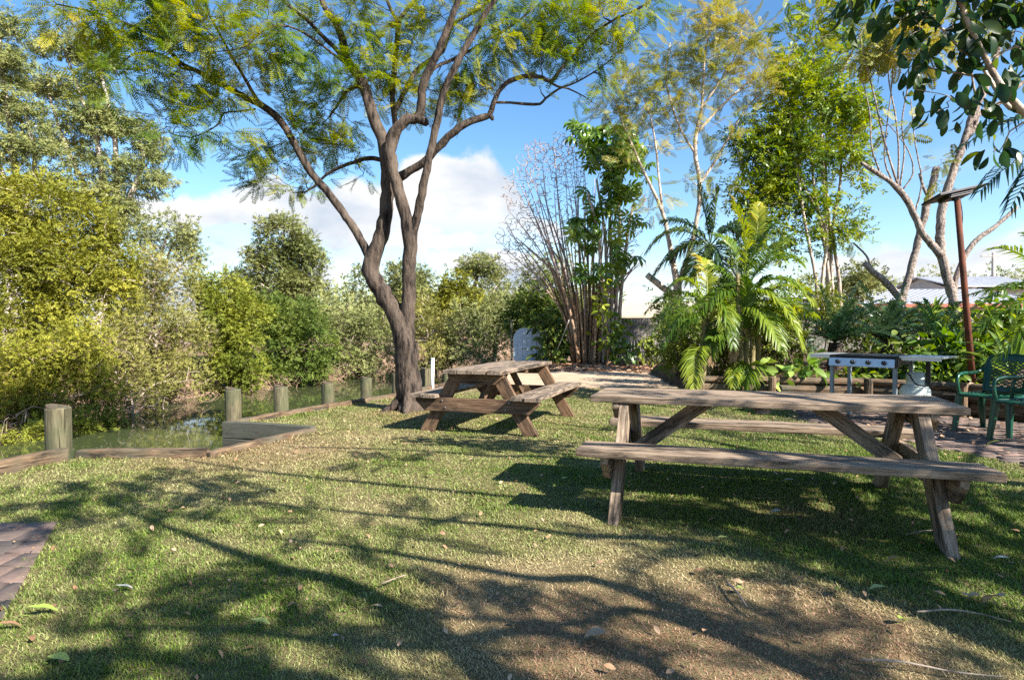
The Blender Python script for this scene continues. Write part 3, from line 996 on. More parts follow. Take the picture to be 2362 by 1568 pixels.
# ------------------------------------------------------------------ brick paving
def clip(poly, p, nrm2):
    out = []
    for i in range(len(poly)):
        a = np.array(poly[i]); b = np.array(poly[(i + 1) % len(poly)])
        da = (a - p) @ nrm2; db = (b - p) @ nrm2
        if da >= 0: out.append(a)
        if da * db < 0: out.append(a + (b - a) * da / (da - db))
    return out

def bricks(name, org, ang, nx, ny, bw, bh, z, planes, poly=None, seed=1):
    r = np.random.default_rng(seed)
    ca, sa = math.cos(ang), math.sin(ang)
    B = Buf()
    for j in range(ny):
        for i in range(nx):
            x0 = i * bw - (j % 2) * bw * .5; y0 = j * bh
            g = .007
            q = [(x0 + g, y0 + g), (x0 + bw - g, y0 + g), (x0 + bw - g, y0 + bh - g), (x0 + g, y0 + bh - g)]
            dz = r.normal() * .0015
            rot = r.normal() * .004
            c = np.mean(q, 0)
            q = [c + np.array([(p[0] - c[0]) - rot * (p[1] - c[1]), (p[1] - c[1]) + rot * (p[0] - c[0])]) for p in q]
            q = [np.array(org) + np.array([ca * p[0] - sa * p[1], sa * p[0] + ca * p[1]]) for p in q]
            if poly is not None and not inpoly(np.mean(q, 0)[None], np.array(poly))[0]: continue
            for (pp, nn) in planes:
                q = clip(q, np.array(pp), np.array(nn))
                if len(q) < 3: break
            if len(q) < 3: continue
            q = np.array(q); c = q.mean(0)
            if abs(np.sum(q[:, 0] * np.roll(q[:, 1], -1) - q[:, 1] * np.roll(q[:, 0], -1))) < .003: continue
            qi = c + (q - c) * (1 - .006 / max(.03, np.abs(q - c).max()))
            k = len(q)
            V = np.concatenate([np.column_stack([q, np.full(k, z - .06)]), np.column_stack([q, np.full(k, z - .006 + dz)]), np.column_stack([qi, np.full(k, z + dz)]), [[c[0], c[1], z + dz]]])
            jj = np.arange(k); kk = (jj + 1) % k
            Q = np.concatenate([np.stack([jj, kk, k + kk, k + jj], -1), np.stack([k + jj, k + kk, 2 * k + kk, 2 * k + jj], -1)])
            T = np.stack([2 * k + jj, 2 * k + kk, np.full(k, 3 * k)], -1)
            B.add(V, Q, T, np.clip(r.normal() * .28 + .45, 0, 1))
    o = B.build(name, M['brick'])
    return tag(o, kind='structure')

PAT = [(4.15, 9.1), (3.8, 7.97), (4.30, 6.33), (4.50, 5.4), (4.75, 4.2), (5.3, 2.0), (8, 2.0), (7.65, 5), (6.95, 7), (6.1, 8.15), (5.25, 8.95)]
bricks('brick_patio', (3.0, 1.0), .12, 30, 80, .23, .115, .016, [], PAT, 4)
bricks('brick_path', (-6.2, 1.3), .02, 20, 13, .245, .197, .013, [((-2.905, 3.87), nrm(A(-.871, -.49))), ((-3.2, 3.865), (0.02, -1))], None, 5)

# ------------------------------------------------------------------ creek edging and log posts
edge = empty('creek_edging', (-3.0, 7.0, 0), 'low weathered timber sleeper edging along the creek side of the lawn', 'retaining wall')
def sleeper(a, b, ztop, h=.2, t=.09, mat='sleeper', name='sleeper', bow=.004):
    a = A(*a, 0); b = A(*b, 0)
    L = np.linalg.norm(b - a)
    c = (a + b) / 2; c[2] = ztop - h / 2
    w = Wood()
    ex = nrm(b - a)
    w.prism([(-L / 2, -h / 2), (L / 2, -h / 2), (L / 2, h / 2), (-L / 2, h / 2)], t, beam_frame(c, ex, (0, 0, 1), np.cross(ex, A(0, 0, 1))), bev=.008, jitter=bow, sub=10)
    o = w.build(name, mat)
    o.parent = edge
    o.matrix_parent_inverse = Matrix.Translation(edge.location).inverted()
    return o
def run(a, b, zt, n, mat, maxl=2.4, **k):
    a = A(*a); b = A(*b)
    q = max(1, int(math.ceil(np.linalg.norm(b - a) / maxl)))
    for i in range(q):
        d = (b - a) / np.linalg.norm(b - a) * .004
        for j in range(n):
            sleeper(a + (b - a) * i / q + d, a + (b - a) * (i + 1) / q - d, zt - .209 * j, mat=mat, **k)
run((-5.6, .3), (-4.9, 3.4), .10, 1, 'sleeper')
run((-4.9, 3.4), (-4.20, 5.72), .125, 1, 'sleeper', 3)
run((-4.16, 5.83), (-2.94, 5.87), .085, 2, 'sleeper')
run((-2.93, 5.84), (-2.37, 7.26), .055, 3, 'sleeper')
run((-3.62, 7.66), (-2.36, 7.22), .075, 4, 'wetsleeper')
run((-3.60, 7.74), (-2.07, 10.84), .075, 2, 'sleeper')
run((-2.05, 10.86), (-1.56, 12.5), .075, 2, 'sleeper')
run((-1.55, 12.5), (-.76, 16), .06, 2, 'sleeper', 1.9)
run((-.75, 16), (-.06, 19.5), .05, 2, 'sleeper', 1.9)

plist = [((-4.41, 5.92), .48, .112, 'tall log post at the notch end of the sleeper edging, nearest the camera'),
         ((-3.60, 7.86), .455, .102, 'log post standing right behind the inner corner of the notch'),
         ((-3.26, 8.62), .41, .10, 'second log post beyond the notch corner, paler on its right side'),
         ((-2.89, 9.58), .37, .10, 'third log post beyond the notch corner, dark green in shade'),
         ((-2.52, 10.55), .37, .10, 'log post on the creek edge, last one clear of the leaning tree trunk'),
         ((-2.17, 11.45), .36, .09, 'log post half hidden behind the left side of the leaning tree trunk'),
         ((-1.78, 12.55), .39, .115, 'dark log post right of the tree trunk beside the white pipe'),
         ((-1.46, 13.6), .27, .09, 'log post seen just above the left bench of the far picnic table')]
for (x, y), zt, r, lab in plist:
    root = empty('log_post', (x, y, 0), lab, 'post', 'round log posts along the creek edge')
    w = Wood(); lx_, ly_ = random.uniform(-.025, .02), random.uniform(-.02, .02); w.log((-lx_, -ly_, -1.3), (lx_ * .4, ly_ * .4, zt), r, 20, .97)
    w.build('post_shaft', 'postwood', root)
    w = Wood(); w.log((lx_ * .4, ly_ * .4, zt - .004), (lx_ * .4 + .002, ly_ * .4, zt + .004), r * .93, 18)
    w.build('cut_top', M['endgrain'], root)
for i, (dx, lab) in enumerate([(1199, 'small dark stub post in front of the arched blue panel, left of two'), (1221, 'small dark stub post in front of the arched blue panel, right of two')]):
    c = gnd(dx, 832)
    root = empty('stub_post', (c[0], c[1], 0), lab, 'post', 'stub posts by the arched panel')
    w = Wood(); w.log((0, 0, -.2), (0, 0, .27), .10, 12); w.build('post_shaft', 'wetsleeper', root)

c = at(997, 890, 12.25)
root = empty('white_pipe', (c[0], c[1], 0), 'thin white pipe standing upright beside the leaning tree trunk', 'pipe')
b = Buf(); tube(b, [(0, 0, -.3), (0, 0, .2), (0.01, 0, .605)], .034, 14)
b.build('pipe_shaft', M['white'], root, True)
b = Buf(); cyl(b, (.01, 0, .60), .039, .03, 14); b.build('pipe_cap', M['white'], root, True)

# ------------------------------------------------------------------ log wall of the garden bed
rw = empty('garden_wall', (4.0, 9.3, 0), 'low round-log retaining wall in front of the garden bed behind the barbecue', 'retaining wall')
def to(o, p):
    o.parent = p
    o.matrix_parent_inverse = Matrix.Translation(p.location).inverted()
    return o
for (a, b) in zip(WALL[:-1], WALL[1:]):
    a = A(*a); b = A(*b)
    d = nrm(b - a); nn = A(d[1], -d[0])
    for k, zc in enumerate((.10, .265, .40)):
        rr = (.085, .085, .06)[k]
        w = Wood(); w.log(A(*(a - nn * .05), zc), A(*(b - nn * .05 - d * .01), zc), rr, 12)
        to(w.build('log', 'sleeper'), rw)
for (x, y) in [(2.95, 9.55), (3.95, 9.27), (5.2, 8.91), (6.03, 8.17), (6.9, 6.95), (7.58, 5.0)]:
    w = Wood(); w.log((x, y, -.3), (x, y, .47), .06, 12)
    to(w.build('post', 'sleeper'), rw)

# pale slab edge beside the sand
b = bmesh.new()
boxb(b, (0, 0, .07), (.16, 1.15, .22), bev=.03)
boxb(b, (.17, -.02, .10), (.26, .95, .20), bev=.05, rz=.1)
c = gnd(1556, 866)
o = from_bm('concrete_kerb', b, M['concrete'])
o.location = (c[0], c[1], 0); o.rotation_euler = (.03, .12, .32)
tag(o, 'broken pale concrete edging slab between the sandy path and the palms', 'kerb')

# ------------------------------------------------------------------ picnic tables
def picnic_table(label, loc, yaw, L, W, bo, bw, hs, ff, lx, top_m, frame_m, seedv):
    random.seed(seedv)
    root = empty('picnic_table', loc, label, 'picnic table', 'timber picnic tables on the lawn', yaw)
    h = .75; t = .045
    w = Wood(); n = 4; pw = W / n
    for i in range(n):
        e = random.uniform(-.008, .008)
        w.box(L + e, pw - .009, t, beam_frame((e / 2, -W / 2 + (i + .5) * pw, h - t / 2 + random.uniform(-.002, .002)), (1, 0, 0), (0, 1, 0), (0, 0, 1)), bev=.006, jitter=.0025, sub=10)
    w.build('tabletop', top_m, root)
    for s in (-1, 1):
        w = Wood()
        for i in range(2):
            yc = s * (bo + (i + .5) * bw / 2)
            w.box(L + random.uniform(-.01, .01), bw / 2 - .008, t, beam_frame((random.uniform(-.005, .005), yc, hs - t / 2 + random.uniform(-.002, .002)), (1, 0, 0), (0, 1, 0), (0, 0, 1)), bev=.006, jitter=.0025, sub=10)
        w.build('seat', top_m, root)
    rt = hs - t - .001; rh = .16
    for e in (-1, 1):
        for s in (-1, 1):
            w = Wood()
            top = A(s * (W / 2 - .12), h - t - .002); bot = A(s * ff, 0)
            d = nrm(top - bot); p = A(-d[1], d[0])
            hw = .074 / abs(d[1])
            q = [A(bot[0] - hw, 0), A(bot[0] + hw, 0), A(top[0] + hw, top[1]), A(top[0] - hw, top[1])]
            poly = [(v @ d, v @ p) for v in q]
            ar = sum(poly[i][0] * poly[(i + 1) % 4][1] - poly[i][1] * poly[(i + 1) % 4][0] for i in range(4))
            if ar < 0: poly = poly[::-1]
            w.prism(poly, .064, beam_frame((e * lx, 0, 0), (0, d[0], d[1]), (0, p[0], p[1]), (1, 0, 0)), bev=.005)
            w.build('leg', frame_m, root)
        w = Wood(); Y = bo + bw - .03; cx = e * (lx + .058)
        w.prism([(-Y + .12, rt - rh), (Y - .12, rt - rh), (Y, rt - .045), (Y, rt), (-Y, rt), (-Y, rt - .045)], .046, beam_frame((cx, 0, 0), (0, 1, 0), (0, 0, 1), (1, 0, 0)), bev=.005)
        rail = w.build('seat_rail', frame_m, root)
        for s in (-1, 1):
            yy = s * (bo - .06)
            for dz in (-.04, .04):
                b = Buf(); cyl(b, (e * (lx + .080), yy + dz * .5 * s, rt - .072 + dz), .011, .012, 6, (e, 0, 0)); b.build('bolt', M['bolt'], rail)
        w = Wood(); Y = W / 2 - .015; ct = h - t - .001
        w.prism([(-Y + .10, ct - .12), (Y - .10, ct - .12), (Y, ct - .04), (Y, ct), (-Y, ct), (-Y, ct - .04)], .046, beam_frame((cx, 0, 0), (0, 1, 0), (0, 0, 1), (1, 0, 0)), bev=.005)
        w.build('top_cleat', frame_m, root)
        w = Wood()
        a = A(e * (lx - .038), rt - .10); b_ = A(e * (lx - .55), h - t - .003)
        d = nrm(b_ - a); p = A(-d[1], d[0]); hw = .05 / abs(d[1]); hv = .05 / abs(d[0])
        q = [A(a[0], a[1] - hv), A(a[0], a[1] + hv), A(b_[0] + hw, b_[1]), A(b_[0] - hw, b_[1])]
        poly = [(v @ d, v @ p) for v in q]
        c0 = np.mean(poly, 0)
        poly = sorted(poly, key=lambda v: math.atan2(v[1] - c0[1], v[0] - c0[0]))
        w.prism(poly, .046, beam_frame((0, 0, 0), (d[0], 0, d[1]), (p[0], 0, p[1]), nrm(np.cross(A(d[0], 0, d[1]), A(p[0], 0, p[1])))), bev=.005)
        w.build('brace', frame_m, root)
    w = Wood(); w.box(W - .06, .09, .04, beam_frame((0, 0, h - t - .021), (0, 1, 0), (-1, 0, 0), (0, 0, 1)), bev=.004)
    w.build('top_batten', frame_m, root)
    return root
picnic_table('grey weathered picnic table in the right foreground, seen side on', (1.74, 4.283, 0), -.32, 2.282, .667, .487, .326, .462, .733, .906, 'tablewood', 'tablewood', 11)
picnic_table('brown picnic table with splayed legs beside the leaning tree, seen end on', (-.12, 7.885, 0), 1.226, 2.059, .725, .458, .343, .462, .66, .835, 'tabletop2', 'tablewood2', 12)

# ------------------------------------------------------------------ barbecue and gas bottle
th = math.radians(-50)
bq = empty('barbecue', (4.22, 8.05, .018), 'flat-top steel gas barbecue with four knobs and two side shelves', 'barbecue', None, th)
W_, D_, H_ = .74, .56, .84
def part(bm, name, mat, parent, smooth=False): return from_bm(name, bm, M[mat], parent, smooth)
for x, y in ((.0, 0), (W_, 0), (.0, D_), (W_, D_)):
    b = bmesh.new(); boxb(b, (x, y, .40), (.045, .045, .80), bev=.005); boxb(b, (x, y, .012), (.055, .055, .024), bev=.006)
    part(b, 'leg', 'bbqleg', bq)
b = bmesh.new(); boxb(b, (W_ / 2, D_ / 2, .775), (W_ + .02, D_ + .02, .085), bev=.012)
part(b, 'firebox', 'bbqdark', bq)
b = bmesh.new(); boxb(b, (W_ / 2, D_ / 2 + .01, .835), (W_ + .06, D_ + .04, .022), bev=.006)
for i in range(10): boxb(b, (.04 + i * .03, D_ / 2, .848), (.012, D_ - .06, .006))
part(b, 'hotplate', 'bbqdark', bq)
b = bmesh.new(); boxb(b, (W_ / 2, -.055, .755), (W_ + .03, .03, .105), bev=.006, rot=Matrix.Rotation(math.radians(-14), 4, 'X'))
cp = part(b, 'control_panel', 'bbqsteel', bq)
for i in range(4):
    b = Buf(); x = .10 + i * .18
    cyl(b, (x, -.066, .757), .027, .028, 16, (0, -1, .25)); tube(b, [(x, -.095, .745), (x, -.097, .785)], .006, 6)
    b.build('knob', M['black'], cp, True)
b = bmesh.new(); boxb(b, (W_ + .035, .0, .765), (.03, .12, .12), bev=.01); part(b, 'end_cap', 'black', bq)
for x0, w_, nm in ((-.16, .28, 0), (W_ + .27, .46, 1)):
    b = bmesh.new(); boxb(b, (x0, D_ / 2, .838), (w_, D_ + .02, .022), bev=.008)
    boxb(b, (x0, .03 - .02, .818), (w_ * .9, .02, .04), bev=.004)
    part(b, 'side_shelf', 'bbqsteel', bq)
b = bmesh.new(); boxb(b, (W_ + .2, D_ - .03, .60), (.05, .05, .42), bev=.008); part(b, 'shelf_bracket', 'black', bq)
b = Buf(); p, r = catmull([(W_ - .05, .25, .72), (W_ + .08, .22, .62), (W_ + .2, .15, .50), (W_ + .42, .22, .505), (W_ + .38, .27, .52)], [.009] * 5, .03)
tube(b, p, r, 8); b.build('gas_hose', M['black'], bq, True)

c = at(2110, 900, 7.75)
gb = empty('gas_bottle', (c[0], c[1], .018), 'white gas bottle with orange sticker standing under the barbecue side shelf', 'gas bottle')
def lathe(prof, n=32):
    V = []; Q = []
    for r_, z_ in prof:
        for i in range(n): V.append((r_ * math.cos(i / n * 2 * PI), r_ * math.sin(i / n * 2 * PI), z_))
    for k in range(len(prof) - 1):
        for i in range(n): Q.append((k * n + i, k * n + (i + 1) % n, (k + 1) * n + (i + 1) % n, (k + 1) * n + i))
    return V, Q
b = Buf(); V, Q = lathe([(.0, .05), (.10, .05), (.155, .075), (.172, .12), (.172, .37), (.165, .415), (.14, .455), (.10, .48), (.04, .49), (0, .49)]); b.add(V, Q)
gbb = b.build('bottle_body', M['gas'], gb, True)
b = Buf(); V, Q = lathe([(.125, 0), (.135, 0), (.135, .08), (.125, .08), (.125, 0)]); b.add(V, Q); b.build('foot_ring', M['gas'], gb, True)
b = Buf(); n = 40
ang = np.linspace(-2.4, 2.4, n) - PI / 2 + .6
for r_, s in ((.105, 1),):
    V = np.concatenate([np.column_stack([r * np.cos(ang), r * np.sin(ang), np.full(n, z_)]) for r in (.100, .106) for z_ in (.46, .63)])
    i = np.arange(n - 1)
    Q = np.concatenate([np.stack([i, i + 1, n + i + 1, n + i], -1), np.stack([2 * n + i, 3 * n + i, 3 * n + i + 1, 2 * n + i + 1], -1), np.stack([n + i, n + i + 1, 3 * n + i + 1, 3 * n + i], -1)])
    b.add(V, Q)
b.build('collar', M['gas'], gb)
b = Buf(); cyl(b, (0, 0, .48), .018, .08); cyl(b, (0, 0, .555), .028, .02); tube(b, [(0, 0, .535), (-.06, 0, .535)], .014, 8); b.build('valve', M['bolt'], gb, True)
b = Buf(); ang = np.linspace(-.45, .05, 10)
V = np.concatenate([np.column_stack([.1745 * np.cos(ang), .1745 * np.sin(ang), np.full(10, z_)]) for z_ in (.24, .36)])
i = np.arange(9); b.add(V, np.stack([i, i + 1, 10 + i + 1, 10 + i], -1)); b.build('warning_sticker', M['orange'], gbb)

# ------------------------------------------------------------------ green plastic chairs
def chair(label, loc, rz):
    root = empty('plastic_chair', loc, label, 'chair', 'green plastic garden chairs on the brick patio', rz)
    mt = M['greenplastic']
    # seat: rounded sheet with slots
    nx, ny = 19, 19
    V = []; F = []
    for j in range(ny):
        for i in range(nx):
            u = i / (nx - 1) * 2 - 1; v = j / (ny - 1) * 2 - 1
            k = (1 - .10 * (u * u) * (v * v))
            hw = .245 - .02 * v
            z_ = .435 - .018 * (1 - u * u) * (1 - v * v) - .03 * max(0, -v - .75) ** 1.0 * 2 - .02 * max(0, abs(u) - .85) * 4
            V.append((u * hw * k, v * .235 * k, z_))
    for j in range(ny - 1):
        for i in range(nx - 1):
            slot = (3 <= j <= 14) and (i % 3 == 1) and (2 <= i <= nx - 4) and (j not in (8, 9))
            if slot: continue
            q = j * nx + i; F.append((q, q + 1, q + nx + 1, q + nx))
    o = mesh('seat', np.array(V), [np.array(F)], mt, root, smooth=True)
    md = o.modifiers.new('t', 'SOLIDIFY'); md.thickness = .008
    # apron round the seat
    b = Buf()
    pth = [(-.262, .225), (-.27, -.15), (-.245, -.235), (-.15, -.262), (.15, -.262), (.245, -.235), (.27, -.15), (.262, .225)]
    P_, R_ = catmull(A(*[(x, y, .418) for x, y in pth]), [.02] * 8, .04)
    tube(b, P_, R_, 8); b.build('seat_rim', mt, root, True)
    # back: latticed shell
    nx, nz = 25, 23
    V = []; F = []
    for j in range(nz):
        f = j / (nz - 1)
        for i in range(nx):
            u = i / (nx - 1) * 2 - 1
            hw = .205 + .035 * f - .11 * max(0, f - .72) ** 1.6 * 3.2
            z_ = .44 + .44 * f - .03 * u * u * f
            V.append((u * hw, .235 + .13 * f - .055 * u * u, z_))
    for j in range(nz - 1):
        for i in range(nx - 1):
            hole = (3 <= j <= nz - 6) and (3 <= i <= nx - 5) and ((i + 2 * j) % 4 in (0, 1)) and ((i // 2 + j) % 2 == 0)
            if hole: continue
            q = j * nx + i; F.append((q, q + 1, q + nx + 1, q + nx))
    o = mesh('backrest', np.array(V), [np.array(F)], mt, root, smooth=True)
    md = o.modifiers.new('t', 'SOLIDIFY'); md.thickness = .008
    b = Buf(); k = [j * nx for j in range(nz)] + [(nz - 1) * nx + i for i in range(nx)] + [j * nx + nx - 1 for j in range(nz - 1, -1, -1)]
    tube(b, np.array(V)[k], .013, 6); b.build('back_rim', mt, root, True)
    for sx in (-1, 1):
        b = Buf()
        P_, R_ = catmull(A([sx * .262, -.20, .42], [sx * .272, -.215, .54], [sx * .285, -.19, .625], [sx * .295, -.08, .655], [sx * .29, .08, .655], [sx * .27, .22, .675], [sx * .225, .31, .75]), [.019, .017, .019, .022, .022, .02, .016], .03)
        tube(b, P_, R_, 8); b.build('arm', mt, root, True)
        for sy, y0, y1 in ((-1, -.215, -.27), (1, .22, .33)):
            b = Buf(); V2 = []; n = 8
            for z_, f in ((.43, 0), (.36, .16), (.2, .55), (0, 1)):
                hw = .042 - .016 * f; hd = .034 - .012 * f
                cx_ = sx * (.245 + .03 * f); cy_ = y0 + (y1 - y0) * f
                for a_ in range(12):
                    aa = a_ / 12 * 2 * PI
                    ca, sa = math.cos(aa), math.sin(aa)
                    V2.append((cx_ + hw * math.copysign(abs(ca) ** .6, ca), cy_ + hd * math.copysign(abs(sa) ** .6, sa), z_))
            Q2 = [(k * 12 + i, k * 12 + (i + 1) % 12, (k + 1) * 12 + (i + 1) % 12, (k + 1) * 12 + i) for k in range(3) for i in range(12)]
            b.add(V2, Q2); b.build('leg', mt, root, True)
chair('green plastic armchair at the frame edge, nearer of two', (5.42, 6.30, .018), math.radians(-78))
chair('green plastic armchair behind the nearer one, closer to the garden wall', (5.52, 6.98, .018), math.radians(-64))

# ------------------------------------------------------------------ rusty pole with a flat panel lamp
pb = at(2246, 868, 8.7); pt = at(2206, 452, 8.7)
root = empty('lamp_pole', (pb[0], pb[1], .3), 'leaning rusty steel pole topped by a dark flat panel lamp', 'lamp post')
b = Buf(); tube(b, [(0, 0, -.1), (pt - pb) * .5 + A(0, 0, .06), pt - A(pb[0], pb[1], .3)], [.044, .041, .037], 14, True, .01, np.random.default_rng(2)); b.build('pole', M['rust'], root, True)
top = pt - A(pb[0], pb[1], .3)
l_ = at(2145, 461, 8.55) - A(pb[0], pb[1], .3); r_ = at(2253, 437, 8.85) - A(pb[0], pb[1], .3)
b = bmesh.new()
ctr = (l_ + r_) / 2; Lp = np.linalg.norm(r_ - l_)
ex = nrm(r_ - l_); ey = nrm(np.cross(A(.06, .36, 1), ex)); ez = np.cross(ex, ey)
rm = Matrix([list(ex), list(ey), list(ez)]).transposed().to_4x4()
boxb(b, ctr, (Lp, .32, .03), bev=.01, rot=rm)
boxb(b, ctr - ez * .035, (Lp * .5, .22, .05), bev=.02, rot=rm)
from_bm('lamp_panel', b, M['lampmetal'], root)
b = bmesh.new(); boxb(b, top + (ctr - top) * .5, (.10, .10, .16), bev=.02); from_bm('bracket', b, M['lampmetal'], root)
b = Buf(); P_, R_ = catmull([top + A(.04, 0, .0), top + A(.10, .02, -.3), top + A(.06, 0, -.7), top + A(.12, 0, -1.0)], [.006] * 4, .05); tube(b, P_, R_, 5); b.build('cable', M['black'], root, True)

# ------------------------------------------------------------------ fence, arched panel, houses, poles
root = empty('paling_fence', (6, 21.6, 0), 'grey weathered timber paling fence at the back of the garden', 'fence')
rr = np.random.default_rng(5)
w = Wood()
for i in range(int(11.5 / .105)):
    x = 2.7 + i * .105; hgt = 1.52 + rr.normal() * .015
    w.box(hgt, .096, .018, beam_frame((x - 6, rr.normal() * .004, hgt / 2), (0, 0, 1), (1, 0, 0), (0, 1, 0)), bev=.002)
w.build('paling_panel', 'paling', root)
for z_ in (.35, 1.2):
    w = Wood(); w.box(11.5, .08, .04, beam_frame((8.45 - 6, .035, z_), (1, 0, 0), (0, 0, 1), (0, -1, 0)), bev=.004); w.build('rail', 'paling', root)
for x in (3.9, 6.6, 9.3, 12):
    w = Wood(); w.box(1.6, .1, .1, beam_frame((x - 6, .11, .75), (0, 0, 1), (1, 0, 0), (0, 1, 0)), bev=.004); w.build('post', 'paling', root)

c = at(1225, 832, 21.2)
root = empty('arched_panel', (c[0], 21.2, 0), 'pale blue ribbed metal panel with rounded top beside dark shrubs at the lawn end', 'metal panel')
b = bmesh.new()
hw = .62; H0 = .82; prof = []
out = [(-hw, 0), (-hw, H0)] + [(-hw + .40 - .40 * math.cos(t), H0 + .40 * math.sin(t)) for t in np.linspace(.15, PI / 2, 8)] + [(.15 + .47 * math.sin(t), H0 + .4 * math.cos(t)) for t in np.linspace(.1, PI / 2, 8)] + [(hw, 0)]
lo = [b.verts.new((x, .02, z_)) for x, z_ in out]; hi = [b.verts.new((x, -.02, z_)) for x, z_ in out]
b.faces.new(lo); b.faces.new(hi[::-1])
for i in range(len(out)): b.faces.new((lo[i], lo[(i + 1) % len(out)], hi[(i + 1) % len(out)], hi[i]))
for i in range(7):
    x = -.5 + i * .165
    ztop = 1.15 - .55 * max(0, abs(x - .0) - .18) ** 1.3
    boxb(b, (x, -.028, ztop / 2), (.05, .03, ztop - .02), bev=.008)
from_bm('ribbed_sheet', b, M['bluesheet'], root)
w = Wood(); w.box(1.5, .07, .07, beam_frame((-.68, .03, .75), (0, 0, 1), (1, 0, 0), (0, 1, 0)), bev=.006); w.build('side_post', 'wetsleeper', root)

def house(label, x0, x1, y0, y1, ze, zr, roofm, fascia=True, wins=(), ribs=True):
    root = empty('house', ((x0 + x1) / 2, y0, 0), label, 'house')
    cx, L, Dp = (x0 + x1) / 2, x1 - x0, y1 - y0
    b = bmesh.new(); boxb(b, (0, Dp / 2, ze / 2 - .05), (L - .6, Dp - .8, ze - .1)); wl = from_bm('wall', b, M['housewall'], root)
    b = bmesh.new()
    pr = [(-.4, ze), (Dp / 2, zr), (Dp + .4, ze), (Dp + .4, ze + .08), (Dp / 2, zr + .1), (-.4, ze + .08)]
    A_ = [b.verts.new((-L / 2, y, z_)) for y, z_ in pr]; B_ = [b.verts.new((L / 2, y, z_)) for y, z_ in pr]
    b.faces.new(A_); b.faces.new(B_[::-1])
    for i in range(6): b.faces.new((A_[i], A_[(i + 1) % 6], B_[(i + 1) % 6], B_[i]))
    nrib = int(L / .35) if ribs else 0
    for i in range(nrib):
        x = -L / 2 + (i + .5) * L / nrib
        q = [(x - .025, -.4, ze + .085), (x + .025, -.4, ze + .085), (x + .025, Dp / 2, zr + .105), (x - .025, Dp / 2, zr + .105)]
        vs_ = [b.verts.new(v) for v in q] + [b.verts.new((v[0], v[1], v[2] + .03)) for v in q]
        for f in ((4, 5, 6, 7), (0, 1, 5, 4), (1, 2, 6, 5), (3, 0, 4, 7)): b.faces.new([vs_[k] for k in f])
    rf = from_bm('roof', b, M[roofm], root)
    if fascia:
        b = bmesh.new(); boxb(b, (0, -.43, ze), (L, .04, .2), bev=.01); from_bm('fascia', b, M['fasciared'], root)
    for (wx, wz, ww, wh) in wins:
        b = bmesh.new(); boxb(b, (wx, .40, wz), (ww, .06, wh), bev=.01); wf = from_bm('window', b, M['white'], root)
        b = bmesh.new(); boxb(b, (wx, .365, wz), (ww - .16, .03, wh - .16)); from_bm('pane', b, M['glass'], wf)
    # gable ends
    b = bmesh.new()
    for s in (-1, 1):
        v = [(s * (L / 2 - .31), .4, ze - .12), (s * (L / 2 - .31), Dp - .4, ze - .12), (s * (L / 2 - .31), Dp / 2, zr - .05)]
        w3 = [b.verts.new(q) for q in v] + [b.verts.new((q[0] - s * .1, q[1], q[2])) for q in v]
        b.faces.new(w3[:3]); b.faces.new(w3[3:][::-1])
        for i in range(3): b.faces.new((w3[i], w3[(i + 1) % 3], w3[3 + (i + 1) % 3], w3[3 + i]))
    from_bm('gable', b, M['housewall'], root)
house('low house with long white metal roof and red fascia behind the garden', 17.5, 27.5, 31.5, 40, 2.25, 3.25, 'roofwhite', True, ((-1.5, 1.5, 1.8, 1.1), (2.2, 1.5, 1.4, 1.1), (4, 1.5, 1.2, 1.1)))
house('taller pale house with grey-white roof behind the long low one', 33, 40, 46, 54, 4.1, 5.1, 'roofwhite', False, ((-1.6, 3.0, 1.8, 1.2), (1.6, 3.0, 1.4, 1.2)))
house('small house with cream roof just behind the paling fence', 4.5, 8.6, 25.6, 31, 1.6, 2.25, 'roofcream', False, (), False)
house('distant house with pale roof left of the long white roofed house', 14.3, 18.5, 34, 41, 2.1, 3.0, 'roofwhite', False)

for dx, dyt, Y, lab in ((2291, 583, 55, 'grey power pole with a short crossarm behind the houses'), (2108, 630, 60, 'slender distant power pole between the pruned tree trunks')):
    t_ = at(dx, dyt, Y)
    root = empty('power_pole', (t_[0], t_[1], 0), lab, 'power pole', 'power poles behind the houses')
    b = Buf(); tube(b, [(0, 0, -.3), (0, 0, t_[2] / 2), (0, 0, t_[2])], [.2, .17, .14], 10); b.build('pole', M['pole'], root, True)
    b = bmesh.new(); boxb(b, (-.3, 0, t_[2] - .3), (1.7 if dx > 2200 else .9, .12, .12), bev=.01); from_bm('crossarm', b, M['pole'], root)
    b = Buf()
    for x in (-.9, -.4, .35): cyl(b, (x if dx > 2200 else x * .4, 0, t_[2] - .24), .05, .14, 8)
    b.build('insulator', M['white'], root, True)

a = at(1312, 738, 19.6); b_ = gnd(1266, 838)
b = Buf(); P_, R_ = catmull([a, (a + b_) / 2 + A(0, 0, -.12), b_ + A(0, 0, -.03)], [.014] * 3, .2); tube(b, P_, R_, 6)
tag(b.build('guy_rope', M['rope'], None, True), 'pale rope running from the bare shrub stems down to the ground', 'rope')
# ================================================================== VEGETATION
def L3(lst, Y, wscale=1.0):
    """(dx,dy,width_px[,Y offset]) list -> points and radii at distance Y"""
    P = []; R = []
    for q in lst:
        y = Y + (q[3] if len(q) > 3 else 0)
        P.append(at(q[0], q[1], y)); R.append(max(.004, q[2] * y / FD / 2 * wscale))
    return np.array(P), np.array(R)

